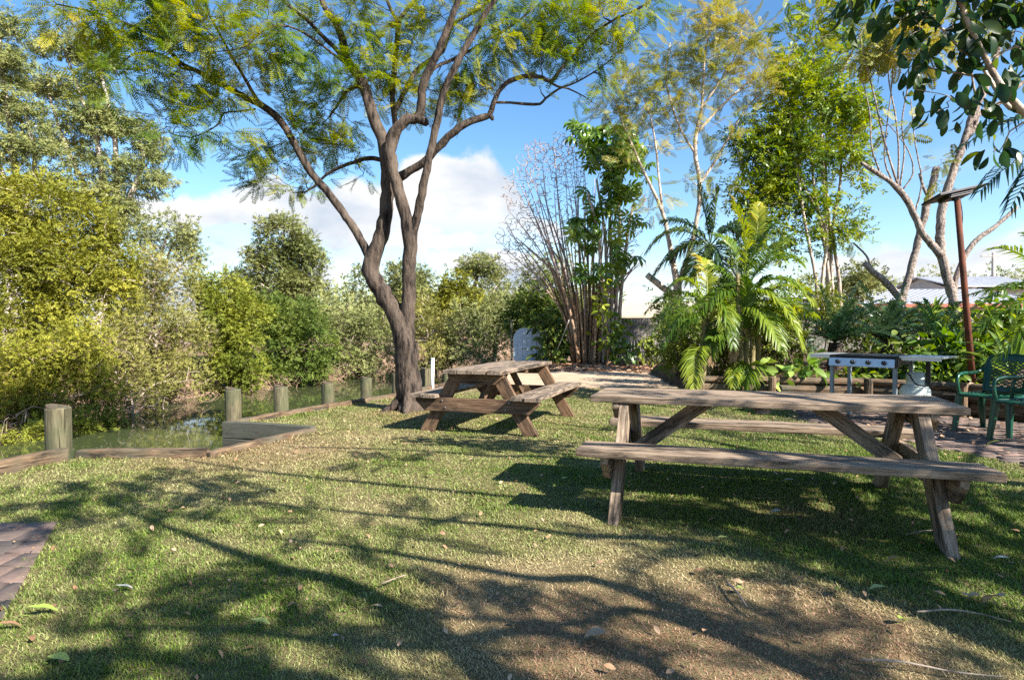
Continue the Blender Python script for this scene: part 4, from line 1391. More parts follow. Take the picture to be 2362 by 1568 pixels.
# ---- the leaning two-stemmed tree ------------------------------------------------
YT = 9.15
base = gnd(945, 946)
limbs = [
    L3([(947, 962, 76), (946, 945, 70), (944, 905, 60), (940, 850, 56), (934, 800, 52), (926, 755, 50), (914, 728, 46), (903, 708, 40)], YT),                      # trunk
    L3([(936, 812, 50), (922, 748, 50), (903, 712, 48), (880, 672, 46), (857, 635, 46), (855, 605, 44), (868, 575, 42), (881, 532, 38), (890, 480, 37), (894, 425, 36), (892, 380, 36), (884, 330, 34),
        (868, 290, 32, .05), (852, 245, 30, .1), (842, 205, 29, .15), (822, 168, 27, .2), (800, 140, 24, .2), (790, 95, 21, .3), (775, 55, 18, .3), (745, 10, 15, .4), (735, -60, 12, .5), (730, -160, 8, .6)], YT),
    L3([(940, 825, 42), (937, 765, 44), (941, 700, 40, -.05), (943, 640, 37, -.1), (944, 590, 39, -.15), (945, 555, 38, -.2), (936, 500, 34, -.25), (920, 440, 31, -.25), (906, 395, 31, -.25), (900, 350, 33, -.25), (905, 320, 34, -.25),
        (918, 295, 30, -.3), (940, 275, 29, -.3), (965, 272, 27, -.3), (972, 240, 25, -.35), (973, 210, 23, -.4), (985, 170, 22, -.45), (1005, 130, 20, -.5), (1022, 90, 19, -.55), (1040, 45, 17, -.6), (1060, -5, 15, -.65), (1085, -80, 12, -.7), (1100, -190, 8, -.8)], YT),
    L3([(962, 272, 26, -.3), (978, 282, 24, -.3), (984, 288, 14, -.3)], YT),                                                           # stub
    L3([(950, 560, 26, -.2), (957, 520, 24, -.25), (966, 480, 23, -.3), (976, 430, 22, -.35), (988, 375, 21, -.4), (1000, 318, 20, -.45), (1012, 260, 20, -.5), (1022, 215, 19, -.5), (1042, 170, 18, -.5), (1065, 125, 17, -.5), (1092, 80, 16, -.5), (1118, 35, 15, -.5), (1140, 0, 14, -.5), (1180, -80, 11, -.5), (1200, -200, 7, -.5)], YT),
    L3([(920, 410, 24, .1), (945, 395, 22, .1), (975, 377, 21, .05), (1000, 350, 21, 0), (1020, 330, 21, -.05), (1045, 305, 20, -.1), (1075, 286, 19, -.1), (1110, 272, 18, -.1), (1128, 266, 16, -.1),
        (1138, 238, 14, -.1), (1150, 212, 13, -.1), (1165, 194, 13, -.1), (1190, 182, 13, -.1), (1220, 176, 12, -.1), (1250, 180, 12, -.15), (1270, 188, 11, -.2), (1290, 165, 9, -.25), (1320, 130, 8, -.3), (1360, 85, 7, -.35), (1410, 50, 6, -.4), (1490, 10, 5, -.5), (1540, -40, 4, -.5)], YT),
    L3([(1125, 266, 14, -.1), (1134, 272, 12, -.1), (1137, 278, 7, -.1)], YT),
    L3([(1138, 237, 8, -.1), (1175, 237, 8, -.1), (1215, 241, 8, -.1), (1245, 240, 8, -.1), (1258, 228, 7, -.1), (1290, 205, 6, -.1), (1330, 190, 5, -.1), (1380, 160, 4, -.1), (1420, 130, 3, -.1)], YT),
    L3([(1262, 186, 8, -.2), (1285, 200, 6, -.15), (1310, 205, 5, -.1), (1350, 225, 3, 0), (1370, 240, 2, 0)], YT),
    L3([(853, 600, 24), (838, 565, 23, .1), (815, 525, 22, .15), (790, 490, 21, .2), (760, 450, 20, .2), (728, 412, 20, .2), (700, 370, 20, .2), (675, 325, 19, .15), (655, 290, 19, .1), (632, 265, 19, .05), (600, 243, 18, 0),
        (560, 222, 16, -.1), (525, 203, 15, -.2), (490, 183, 14, -.3), (450, 162, 12, -.4), (415, 146, 11, -.5), (385, 110, 10, -.6), (340, 80, 9, -.8), (290, 55, 7, -1.0), (220, 30, 6, -1.3), (130, 10, 4, -1.5)], YT),
    L3([(598, 240, 11), (577, 205, 10, -.1), (555, 165, 9, -.2), (530, 125, 8, -.4), (510, 85, 7, -.5), (480, 30, 6, -.7), (450, -60, 4, -.9)], YT),
    L3([(450, 162, 9, -.4), (420, 158, 8, -.5), (398, 140, 7, -.6), (350, 120, 6, -.8), (300, 130, 5, -1.0), (270, 160, 4, -1.1)], YT),
    L3([(590, 252, 6), (545, 258, 5, -.1), (515, 262, 5, -.2), (505, 285, 4, -.3), (475, 305, 4, -.4), (440, 318, 3, -.5), (400, 310, 3, -.6)], YT),
    L3([(885, 370, 13, .2), (850, 365, 12, .3), (815, 375, 10, .4), (780, 388, 9, .5), (750, 405, 7, .5), (725, 430, 6, .6), (700, 445, 4, .6)], YT),
    L3([(905, 340, 18, .1), (912, 300, 17, .2), (908, 260, 16, .3), (905, 210, 15, .4), (910, 150, 14, .4), (915, 90, 13, .5), (920, 50, 12, .5), (940, 20, 11, .6), (970, -20, 9, .7), (990, -120, 6, .8)], YT),
    L3([(918, 52, 9, .5), (895, 10, 8, .5), (880, -60, 6, .5)], YT),
    L3([(908, 260, 14, .3), (930, 220, 13, .4), (955, 170, 13, .5), (990, 140, 12, .6), (1020, 120, 10, .7), (1045, 60, 9, .8), (1090, 30, 7, 1.0), (1150, -10, 5, 1.2)], YT),
    L3([(836, 195, 14, .15), (800, 210, 0 + 9, .3), (780, 240, 7, .4), (760, 270, 5, .5)], YT),
    L3([(798, 140, 13, .2), (770, 110, 12, .1), (730, 70, 10, -.1), (700, 40, 9, -.2), (665, 15, 7, -.4), (620, -30, 5, -.6)], YT),
    L3([(815, 160, 9, .2), (800, 150, 8, .2), (690, 70, 6, -.3), (620, 65, 5, -.6), (560, 110, 4, -.8), (500, 120, 3, -1)], YT),
    L3([(975, 205, 11, -.4), (1000, 160, 10, -.2), (1040, 140, 9, 0), (1080, 120, 8, .2), (1130, 90, 7, .4), (1180, 60, 6, .5), (1230, 20, 5, .6)], YT),
]
rngT = np.random.default_rng(21)
PADS = [(240, 25, 110, 40, 24, 7.8), (330, 60, 110, 50, 30, 7.9), (420, 30, 90, 45, 26, 8.0), (520, 60, 80, 60, 30, 8.2), (600, 60, 60, 60, 22, 8.4), (640, 120, 50, 50, 16, 8.6), (440, 110, 70, 40, 18, 8.2),
        (310, 140, 80, 50, 24, 7.9), (250, 180, 50, 40, 10, 7.8), (360, 200, 60, 40, 14, 8.1), (390, 270, 50, 45, 16, 8.4), (420, 310, 50, 35, 14, 8.4), (480, 220, 70, 45, 20, 8.6), (540, 190, 60, 50, 18, 8.8), (600, 160, 60, 40, 14, 8.9),
        (500, 300, 40, 30, 8, 8.6), (130, 15, 50, 25, 8, 7.6), (180, 60, 60, 35, 11, 7.7),
        (560, 350, 50, 25, 10, 9.6), (620, 365, 65, 30, 16, 9.6), (670, 300, 40, 35, 12, 9.5), (720, 270, 60, 45, 20, 9.5), (770, 300, 50, 40, 16, 9.7), (690, 345, 60, 30, 14, 9.7), (740, 350, 45, 25, 10, 9.7), (800, 350, 40, 30, 10, 9.7),
        (570, 410, 50, 20, 8, 9.6), (640, 410, 60, 22, 10, 9.7), (670, 440, 40, 20, 7, 9.7), (730, 420, 40, 25, 6, 9.8), (820, 420, 30, 20, 3, 9.8),
        (680, 210, 50, 40, 12, 9.2), (740, 160, 60, 60, 20, 9.2), (790, 200, 50, 50, 16, 9.3), (830, 120, 45, 60, 20, 9.3), (780, 50, 60, 50, 20, 9.2), (850, 40, 60, 50, 18, 9.4), (690, 50, 60, 50, 16, 9.0),
        (880, 200, 45, 50, 18, 9.5), (930, 150, 50, 50, 18, 9.6), (960, 60, 50, 50, 16, 9.6), (900, 90, 50, 50, 16, 9.5), (940, 240, 30, 30, 6, 9.5),
        (1030, 220, 50, 45, 14, 9.2), (1060, 160, 60, 45, 18, 9.2), (1070, 250, 40, 35, 8, 9.2), (1120, 120, 60, 55, 20, 9.2), (1110, 190, 40, 30, 8, 9.2), (1180, 100, 60, 55, 20, 9.1), (1230, 60, 60, 45, 18, 9.1), (1240, 130, 55, 40, 16, 9.0),
        (1300, 100, 60, 50, 20, 8.9), (1340, 140, 55, 35, 14, 8.9), (1360, 60, 60, 45, 18, 8.8), (1420, 100, 45, 35, 9, 8.8), (1430, 40, 60, 35, 14, 8.7), (1490, 10, 45, 25, 8, 8.7), (1300, 20, 60, 35, 12, 9.0), (1390, 170, 35, 22, 5, 8.9),
        (1100, 40, 60, 40, 14, 9.3), (1180, 20, 60, 35, 14, 9.3), (1010, 20, 50, 40, 12, 9.5), (1250, 200, 40, 18, 3, 9), (1330, 215, 40, 18, 2, 9),
        (300, -40, 160, 40, 26, 7.9), (600, -50, 140, 50, 24, 8.4), (850, -60, 120, 50, 22, 9.2), (1100, -70, 140, 50, 26, 9.2), (1330, -40, 110, 40, 18, 8.9), (900, -160, 250, 50, 26, 9.2)]
for k in range(7):
    a_ = k / 7 * 2 * PI + .4 * rngT.normal(); d_ = A(math.cos(a_), math.sin(a_), 0); l_ = rngT.uniform(.34, .55)
    b_ = A(base[0], base[1], 0)
    limbs.append((np.array([b_ + d_ * .10 + A(0, 0, .38), b_ + d_ * .19 + A(0, 0, .12), b_ + d_ * l_ * .75 + A(0, 0, .015), b_ + d_ * l_ + A(0, 0, -.05)]), A(.07, .085, .05, .03)))
limbs = [limbs[0]] + [(p_, r_ * .84) for p_, r_ in limbs[1:]]
T = pads(rngT, PADS, 9, dens=.56)
tree('leaning_tree', 'tall leaning two-stemmed tree with dark bark and feathery yellow-green leaves beside the picnic table', 'tree', (base[0], base[1], 0), limbs, T,
     [dict(n=7, rc=.12, tm=JAC, size=.31, dirw=.8, grav=-.02, up=(0, -.1, 1), jit=.35, flat=.6)], 'bark', 'jacaranda', seed=22, tip=.009, wig=.16, sides=14, rough=.07, kr=.008, rmax=.035)

# ---- far bank ------------------------------------------------------------------
GROUPB = 'trees and bushes along the far creek bank'
def auto(label, dx, Yb, blobs, r0, leaf, bark, spec, name='tree', cat='tree', seed=1, dens=1.0, lean=0.0, group=None, z0=None, vis=.5, **kw):
    rng = np.random.default_rng(seed)
    b0 = at(dx, 754, Yb)
    zb_ = hz(b0[0], b0[1]) if z0 is None else z0
    base = A(b0[0], b0[1], zb_ - .05)
    T = pads(rng, [(q[0], q[1], q[2], q[3], q[4], q[5] if len(q) > 5 else Yb) for q in blobs], Yb, dens=dens * .92)
    limbs = []
    cs = np.array([at(q[0], q[1], q[5] if len(q) > 5 else Yb) for q in blobs])
    top = cs[np.argmax(cs[:, 2])]
    main = [base, base + (top - base) * .35 + A(rng.normal() * .15, rng.normal() * .15, 0) * r0 * 8, base + (top - base) * .7 + A(rng.normal(), rng.normal(), 0) * r0 * 1.5, top]
    limbs.append((np.array(main), A(r0, r0 * .8, r0 * .55, r0 * .25)))
    for c in cs:
        if np.linalg.norm(c - top) < 1e-6: continue
        f = min(.75, max(.12, (c[2] - base[2]) / (top[2] - base[2] + 1e-6) - vis * .5))
        s_ = base + (top - base) * f
        md = s_ + (c - s_) * .5 + A(0, 0, .06 * np.linalg.norm(c - s_)) + rng.normal(size=3) * .06 * np.linalg.norm(c - s_)
        limbs.append((np.array([s_, md, c]), A(r0 * .55 * (1 - f * .5), r0 * .35, r0 * .15)))
    kw.setdefault('bare', .5 if spec else 0); kw.setdefault('tip', .008 * Yb / 10); kw.setdefault('rmax', r0 * .4); kw.setdefault('step', .3)
    return tree(name, label, cat, base, limbs, T, spec, bark, leaf, group, seed, **kw)

SP = lambda n, rc, size, **k: dict(n=n, rc=rc, tm=SPRAY, size=size, jit=.45, **k)
auto('tallest yellow-green bushy tree on the far creek bank at the left frame edge', 90, 17, [(60, 455, 110, 70, 40, 17), (150, 520, 110, 80, 40, 16.8), (40, 590, 110, 90, 40, 16.3), (-60, 520, 80, 110, 30, 17), (240, 590, 80, 80, 34, 17), (180, 670, 110, 80, 40, 16.4), (60, 730, 100, 80, 34, 15.8), (130, 600, 80, 60, 20, 16)], .16, 'olive', 'palebark', SP(68, 0.29, 0.149), 'bank_tree', group=GROUPB, seed=31)
auto('low yellow-green bush overhanging the creek at the left frame edge', 60, 13.2, [(40, 850, 110, 70, 40, 13.2), (160, 820, 100, 70, 40, 13.8), (235, 895, 55, 45, 18, 13.6), (20, 935, 90, 50, 22, 12.8), (120, 905, 80, 45, 18, 13.2), (-70, 880, 80, 110, 26, 13)], .09, 'olive', 'deadtwig', SP(62, 0.24, 0.118), 'bank_bush', 'bush', group=GROUPB, seed=32)
auto('bright fresh-green low bush trailing into the creek behind the nearest log post', 200, 12.9, [(190, 985, 55, 30, 18, 12.8), (255, 975, 30, 25, 9, 13.3), (40, 1015, 55, 25, 14, 11.6), (110, 1000, 45, 25, 12, 12)], .04, 'fresh', 'twig', SP(35, 0.15, 0.125), 'bank_bush', 'bush', group=GROUPB, seed=33)
auto('tan-green feathery tree with slender pale stems left of the bright green bank tree', 360, 18.2, [(330, 640, 55, 75, 28, 18.6), (400, 670, 65, 85, 36, 18.6), (350, 770, 75, 75, 36, 17.8), (430, 790, 55, 75, 30, 17.8), (300, 720, 50, 80, 22, 17.6), (390, 860, 65, 45, 18, 17.4)], .10, 'tanleaf', 'palebark', SP(52, 0.24, 0.118), 'bank_tree', group=GROUPB, seed=34)
auto('tangled tan bush with bare twigs hanging over the water below the feathery tree', 300, 15.6, [(290, 850, 60, 60, 20, 15.8), (330, 905, 50, 30, 12, 15.8), (420, 880, 60, 40, 14, 16.6), (270, 780, 50, 60, 16, 16.2)], .06, 'tanleaf', 'palebark', SP(29, 0.21, 0.133), 'bank_bush', 'bush', group=GROUPB, seed=35)
auto('bare reddish-brown fallen branches tangled at the far water edge', 310, 15.3, [(300, 905, 45, 45, 60, 15.4), (340, 930, 60, 25, 40, 15.5), (280, 930, 40, 20, 26, 15.2)], .05, 'tanleaf', 'redtwig', None, 'dead_branch_tangle', 'dead branches', seed=36, tip=.014, wig=.35)
auto('pale airy tree showing above the feathery bank trees, thin leaved', 360, 24, [(390, 535, 70, 38, 22, 24), (330, 560, 45, 40, 14, 24), (440, 590, 35, 22, 12, 24), (300, 620, 50, 50, 14, 24), (420, 545, 40, 25, 9, 24)], .12, 'greygreen', 'palebark', SP(40, 0.28, 0.177), 'bank_tree', group=GROUPB, seed=37)
auto('bright green bank tree just left of the round-crowned gum', 530, 20.3, [(520, 690, 60, 50, 32, 20.5), (565, 740, 50, 60, 30, 20.3), (500, 770, 55, 70, 34, 20), (560, 810, 50, 60, 28, 20), (540, 860, 60, 40, 18, 19.6), (455, 650, 30, 40, 10, 20.8)], .11, 'fresh', 'bark', SP(62, 0.26, 0.149), 'bank_tree', group=GROUPB, seed=38)
auto('dark dense green bush on the far bank directly below the round-crowned gum', 690, 23, [(680, 735, 72, 55, 36, 23), (650, 800, 55, 60, 30, 22.7), (725, 790, 45, 70, 28, 23), (690, 850, 75, 35, 24, 22.4), (620, 720, 35, 40, 12, 23)], .12, 'deep', 'bark', SP(57, 0.28, 0.177), 'bank_bush', 'bush', group=GROUPB, seed=39)
auto('grey-green bushes on the far bank directly left of the leaning tree trunk', 840, 26, [(795, 750, 55, 55, 26, 26.5), (850, 790, 55, 60, 28, 26), (800, 840, 60, 40, 18, 25.4), (885, 730, 45, 45, 18, 27), (880, 840, 50, 35, 14, 26)], .12, 'greygreen', 'deadtwig', SP(44, 0.32, 0.184), 'bank_bush', 'bush', group=GROUPB, seed=40)
auto('grey-tan thicket on the far bank just right of the leaning tree trunk', 1010, 29, [(1000, 760, 50, 55, 26, 30), (960, 720, 40, 50, 18, 31), (1000, 825, 50, 28, 12, 28.5), (1040, 800, 40, 35, 14, 29)], .12, 'tanleaf', 'palebark', SP(44, 0.35, 0.204), 'bank_bush', 'bush', group=GROUPB, seed=41)
auto('pale olive bushy tree on the bank left of the arched blue panel', 1120, 28, [(1080, 750, 50, 60, 28, 29), (1140, 765, 50, 65, 30, 27.5), (1155, 715, 45, 35, 16, 28), (1110, 820, 60, 28, 14, 27)], .12, 'greygreen', 'palebark', SP(48, 0.33, 0.190), 'bank_tree', group=GROUPB, seed=42)
auto('round-crowned grey-green gum tree standing alone against the cloud', 660, 36, [(655, 540, 58, 38, 30, 36), (622, 592, 55, 38, 28, 36), (695, 590, 45, 42, 26, 36), (640, 645, 68, 40, 30, 36), (575, 640, 45, 28, 14, 36), (735, 606, 15, 11, 5, 36), (700, 660, 50, 40, 18, 36), (600, 680, 60, 35, 16, 36)], .24, 'gum', 'gumbark', SP(58, 0.43, 0.266, flat=.7), 'gum_tree', seed=43, group='gum trees beyond the creek')
auto('hazy green tree seen between the two stems of the leaning tree', 930, 41, [(930, 645, 40, 42, 26, 41), (965, 690, 45, 50, 26, 41), (900, 700, 40, 40, 18, 41), (835, 660, 26, 45, 14, 43), (975, 640, 26, 25, 10, 42)], .24, 'greygreen', 'bark', SP(47, 0.45, 0.281), 'far_tree', seed=44)
auto('conical yellow-green tree between the leaning tree and the bare shrub', 1050, 38, [(1050, 650, 34, 30, 18, 38), (1050, 700, 50, 36, 26, 38), (1085, 690, 28, 36, 12, 38), (1020, 710, 30, 32, 12, 38)], .22, 'olive', 'bark', SP(51, 0.38, 0.252), 'far_tree', seed=45)
auto('brownish flat-topped gum tree beyond the creek, left of the bare shrub', 1120, 44, [(1110, 612, 48, 24, 24, 44), (1145, 660, 32, 36, 18, 44), (1080, 630, 24, 18, 9, 44), (1120, 700, 50, 30, 16, 44)], .26, 'gum', 'gumbark', SP(51, 0.43, 0.281, flat=.7), 'gum_tree', seed=46, group='gum trees beyond the creek')
gumspec = dict(n=38, rc=.40, tm=SPRAYN, size=.25, flat=.6, grav=-.7)
def gum(label, dx, Y, blobs, r0, stems, seed):
    rng = np.random.default_rng(seed)
    b0 = at(dx, 754, Y); base = A(b0[0], b0[1], hz(b0[0], b0[1]) - .1)
    limbs = []
    for st in stems:
        P_, R_ = L3(st, Y)
        limbs.append((np.concatenate([[base + A(rng.normal() * .2, 0, 0)], P_]), np.concatenate([[R_[0] * 1.25], R_])))
    T = pads(rng, blobs, Y, dens=1.0)
    return tree('gum_tree', label, 'tree', base, limbs, T, gumspec, 'gumbark', 'gum', 'tall gum trees behind the far bank', seed, tip=.02, wig=.12, rmax=.09, step=.5, pen=.8)
gum('tall gum tree with several pale stems and separate leaf clumps above the bank trees', 215, 31, [(140, 105, 55, 28, 24), (225, 125, 45, 32, 18), (100, 185, 65, 32, 22), (190, 190, 45, 28, 14), (245, 265, 45, 32, 18), (310, 300, 48, 36, 20), (340, 345, 40, 30, 14), (235, 300, 45, 30, 14), (140, 300, 50, 38, 16), (200, 370, 50, 40, 18), (300, 400, 60, 42, 22), (350, 420, 38, 30, 10), (260, 450, 60, 40, 18), (290, 490, 55, 35, 14), (200, 440, 50, 40, 14), (170, 250, 40, 26, 9)], .3,
    [[(250, 600, 17), (240, 450, 14), (225, 330, 12), (190, 230, 9), (150, 120, 5)], [(262, 560, 15), (270, 430, 13), (262, 300, 10), (235, 180, 7), (228, 130, 4)], [(280, 520, 14), (310, 430, 11), (330, 370, 8), (320, 310, 5)], [(235, 560, 12), (200, 440, 10), (150, 330, 8), (110, 210, 5)]], 51)
gum('tall gum tree cut by the left frame edge, open greyish crown', 20, 28, [(5, 75, 40, 45, 18), (30, 150, 45, 45, 18), (0, 230, 50, 45, 18), (60, 270, 45, 40, 16), (20, 330, 55, 45, 18), (90, 350, 45, 40, 14), (-50, 150, 50, 90, 20), (60, 420, 60, 40, 14)], .28,
    [[(40, 500, 15), (30, 350, 13), (10, 200, 10), (0, 80, 6)], [(60, 480, 12), (80, 370, 9), (60, 270, 6)], [(20, 480, 12), (-20, 320, 9), (-40, 160, 6)]], 52)
# distant wood that reads as one mass
def farwood(name, label, segs, seed, leaf='greygreen', kind='stuff'):
    rng = np.random.default_rng(seed)
    b = Buf(); T = []
    for (dx0, dx1, dy0, dy1, Y, n) in segs:
        u = rng.random(n); v = rng.random(n)
        for a, c in zip(u, v):
            top = dy0 + (dy1 - dy0) * a + 10 * math.sin(a * 19 + seed) + 5 * math.sin(a * 47)
            p = at(dx0 + (dx1 - dx0) * a, top + (768 - top) * c, Y + rng.normal() * 3)
            p[2] = max(p[2], .3)
            T.append(p)
    T = np.array(T)
    leaves(rng, b, T, np.tile(A(0, 0, 1.), (len(T), 1)), 22, .9, SPRAY, .6)
    return tag(b.build(name, M[leaf]), label, 'wood', None, kind)
farwood('distant_wood', 'distant line of grey-green bushland behind the creek bend', [(740, 1190, 690, 690, 58, 240), (1180, 1420, 700, 690, 60, 110), (500, 760, 640, 690, 50, 110), (-1000, 350, 600, 620, 44, 260)], 3)
farwood('hill_wood', 'low tree line on the horizon behind the white roofed houses', [(1850, 2330, 655, 632, 95, 300), (2300, 2500, 632, 640, 95, 80)], 5)

# reeds and dead twigs at the far water line
rng = np.random.default_rng(61)
b = Buf()
line, _ = catmull(np.array([(x, y, -.9) for x, y in FAR[::-1][2:13]]), np.ones(11), .12)
for q in line[line[:, 1] > 11.8]:
    for k in range(5):
        p = q + A(rng.normal() * .25 - .2, rng.normal() * .2, rng.uniform(0, .45))
        l = rng.uniform(.25, .7); d = nrm(A(rng.normal() * .8 + .2, rng.normal() * .8 - .1, rng.uniform(-.4, .6)))
        m_ = p + d * l * .5 + A(0, 0, .05); e = p + d * l + A(0, 0, -.25 * l)
        tube(b, [p, m_, e], [.012, .01, .005], 3, False, tint=rng.random())
tag(b.build('bank_brush', M['drygrass']), 'tangle of dead reeds and twigs along the far water edge', 'brush', None, 'stuff')

# ---- right side: bare shrub and umbrella tree -----------------------------------
rng = np.random.default_rng(71)
YB = 20.6
b0 = at(1345, 832, YB); base = A(b0[0], b0[1], 0)
limbs = []
for i in range(58):
    s = i / 57
    bx_ = 1322 + 62 * s + rng.normal() * 5; y_ = YB + rng.normal() * .35
    tx = 1150 + 340 * s ** .9 + rng.normal() * 14
    ty = 330 + 190 * abs(s - .42) ** 1.2 * 2.2 + rng.uniform(0, 120)
    w = rng.uniform(3.2, 7)
    mx = bx_ + (tx - bx_) * rng.uniform(.30, .42)
    my = 650 + rng.normal() * 25
    q = [(bx_, 838, w * 1.4), (bx_ + (mx - bx_) * .35, 735, w), (mx, my, w * .78), ((mx + tx) / 2 + rng.normal() * 6, (my + ty) / 2, w * .5), (tx, ty, w * .22)]
    limbs.append(L3(q[:3], y_)); limbs.append(L3(q[2:], y_) + ('upper',))
T = pads(rng, [(1260, 380, 75, 60, 60), (1210, 440, 60, 60, 50), (1310, 400, 50, 80, 60), (1200, 540, 60, 60, 55), (1260, 520, 60, 80, 55), (1180, 600, 45, 45, 30), (1330, 520, 40, 80, 40), (1440, 540, 45, 60, 40), (1470, 480, 35, 60, 26), (1250, 640, 50, 50, 30), (1295, 340, 50, 35, 30), (1235, 350, 35, 30, 20)], YB, dens=4.2)
tree('bare_shrub', 'tall leafless many-stemmed shrub with orange-brown stem bases at the lawn end', 'shrub', base, limbs, T, None, 'orangebark', None, None, 72, tip=.016, wig=.06, rmax=.028, pen=1.2, twig='redtwig', step=.3, sides=6, trunk='stems')

YU = 20.0
limbs = [L3([(1392 + 9 * i, 836, 10), (1390 + 10 * i, 700, 9), (1375 + 18 * i + rng.normal() * 5, 540, 7), (1355 + 26 * i + rng.normal() * 6, 400 + 30 * abs(i - 1.5), 5)], YU + .2 * i) for i in range(5)]
T = pads(rng, [(1350, 305, 32, 18, 9), (1400, 330, 50, 30, 16), (1455, 350, 40, 26, 12), (1380, 375, 45, 25, 11), (1445, 395, 45, 28, 14), (1415, 435, 40, 22, 8), (1375, 480, 36, 30, 7), (1440, 455, 35, 22, 7), (1350, 540, 38, 40, 8), (1400, 560, 40, 40, 8), (1440, 505, 28, 16, 4), (1370, 620, 40, 40, 5), (1420, 620, 30, 40, 4)], YU)
b0 = at(1405, 832, YU)
tree('umbrella_tree', 'umbrella tree with drooping glossy leaf whorls on several slender pale stems', 'tree', (b0[0], b0[1], 0), limbs, T,
     [dict(n=2, rc=.22, tm=WHORL, size=.31, dirw=.2, grav=.6, jit=.5)], 'palebark', 'umbrella', None, 73, tip=.012, wig=.1, rmax=.03, sides=7)
auto('dark green vine with broad leaves climbing the base of the umbrella tree', 1400, 19.7, [(1385, 690, 18, 55, 14, 19.6), (1395, 780, 16, 50, 10, 19.6), (1428, 770, 14, 50, 9, 19.6)], .05, 'gloss', 'orangebark', dict(n=6, rc=.16, tm=BROAD, size=.22, grav=-.5), 'climbing_vine', 'vine', 74, z0=0, tip=.012)
auto('dark leafy shrub hiding the right side of the arched blue panel', 1285, 20.4, [(1280, 770, 32, 38, 26, 20.9), (1298, 800, 20, 32, 12, 20.9), (1250, 738, 34, 18, 14, 21.2), (1272, 815, 28, 18, 10, 20.6)], .06, 'deep', 'twig', dict(n=14, rc=.25, tm=BROAD, size=.22, grav=-.4), 'dark_shrub', 'shrub', 75, z0=0)
auto('dark palm-like tree clump behind the arched blue panel', 1225, 24, [(1220, 705, 42, 26, 20, 24), (1270, 690, 40, 35, 20, 24), (1205, 740, 22, 22, 8, 23.5), (1300, 720, 30, 30, 12, 24)], .12, 'deep', 'bark', SP(27, 0.41, 0.296), 'dark_tree', 'tree', 76, z0=0)
auto('pale green tree far behind the bare shrub stems', 1250, 33, [(1245, 640, 40, 40, 20, 33), (1290, 610, 40, 30, 14, 33), (1220, 690, 40, 40, 14, 33), (1310, 680, 40, 40, 14, 33)], .18, 'greygreen', 'palebark', SP(27, 0.45, 0.252), 'far_tree', 'tree', 77, z0=0)

# ---- yellow feathery tree --------------------------------------------------------
YY = 17.0
b0 = at(1558, 790, YY); base = A(b0[0], b0[1], .2)
limbs = [L3([(1556, 800, 30), (1560, 720, 28), (1562, 660, 24), (1552, 610, 17), (1543, 557, 14), (1528, 492, 12), (1503, 434, 10), (1485, 398, 8), (1455, 330, 6), (1430, 270, 4), (1415, 220, 3)], YY, .78),
         L3([(1562, 665, 18), (1580, 610, 15), (1600, 540, 14), (1612, 470, 14), (1612, 410, 13), (1603, 360, 13), (1605, 310, 12), (1618, 250, 9), (1622, 180, 7), (1628, 110, 5), (1650, 30, 4)], YY, .78),
         L3([(1605, 310, 9), (1640, 270, 8), (1690, 220, 6), (1740, 180, 5), (1790, 150, 3)], YY, .78),
         L3([(1603, 355, 8), (1570, 300, 7), (1545, 230, 6), (1535, 170, 5), (1545, 100, 3)], YY, .78),
         L3([(1610, 430, 9), (1650, 370, 8), (1690, 300, 6), (1720, 250, 5), (1770, 200, 3)], YY, .78),
         L3([(1618, 250, 7), (1665, 180, 5), (1700, 120, 4), (1710, 70, 3)], YY, .78),
         L3([(1528, 492, 8), (1520, 420, 7), (1512, 340, 6), (1500, 270, 4), (1480, 220, 3)], YY, .78),
         L3([(1562, 690, 22), (1540, 672, 20), (1515, 652, 19), (1492, 634, 18)], YY, .78)]
T = pads(rng, [(1620, 60, 65, 55, 34), (1700, 100, 60, 55, 30), (1555, 130, 60, 45, 28), (1640, 170, 75, 45, 32), (1500, 205, 70, 40, 26), (1440, 205, 55, 38, 20), (1420, 250, 45, 28, 14), (1575, 245, 60, 30, 18), (1725, 215, 60, 45, 24), (1760, 160, 45, 45, 18), (1480, 275, 50, 28, 14), (1665, 15, 50, 25, 12), (1640, 300, 60, 30, 8), (1540, 320, 60, 40, 9), (1690, 330, 45, 40, 8), (1465, 350, 40, 40, 8), (1600, 400, 50, 40, 5), (1520, 460, 40, 40, 6), (1660, 440, 30, 40, 5)], YY, dens=.85)
tree('feathery_tree', 'tall slender tree with yellow feathery crown and a sawn low stub behind the palms', 'tree', base, limbs, T,
     [dict(n=5, rc=.22, tm=JAC, size=.44, dirw=.7, grav=.0, jit=.6, flat=.7)], 'palebark', 'jac_yellow', None, 81, tip=.011, wig=.12, rmax=.04, step=.2)

YW = 19.5
b0 = at(1900, 760, YW)
limbs = [L3([(1905, 770, 16), (1912, 600, 13), (1900, 420, 11), (1890, 280, 9), (1880, 160, 7), (1870, 80, 4)], YW), L3([(1890, 280, 7), (1930, 190, 5), (1970, 110, 4), (1990, 60, 3)], YW), L3([(1885, 220, 6), (1850, 150, 4), (1830, 110, 3)], YW)]
T = pads(rng, [(1850, 60, 55, 40, 22), (1900, 100, 60, 40, 24), (1960, 60, 55, 40, 20), (1830, 140, 45, 35, 14), (1920, 20, 60, 30, 16), (1985, 120, 40, 35, 10), (1880, 160, 50, 25, 10)], YW)
tree('wispy_tree', 'wispy green tree rising behind the dense glossy tree', 'tree', (b0[0], b0[1], .2), limbs, T, [dict(n=4, rc=.22, tm=JACW, size=.42, dirw=.7, grav=-.1, jit=.7)], 'palebark', 'jacaranda', None, 82, tip=.010, wig=.12, rmax=.04)

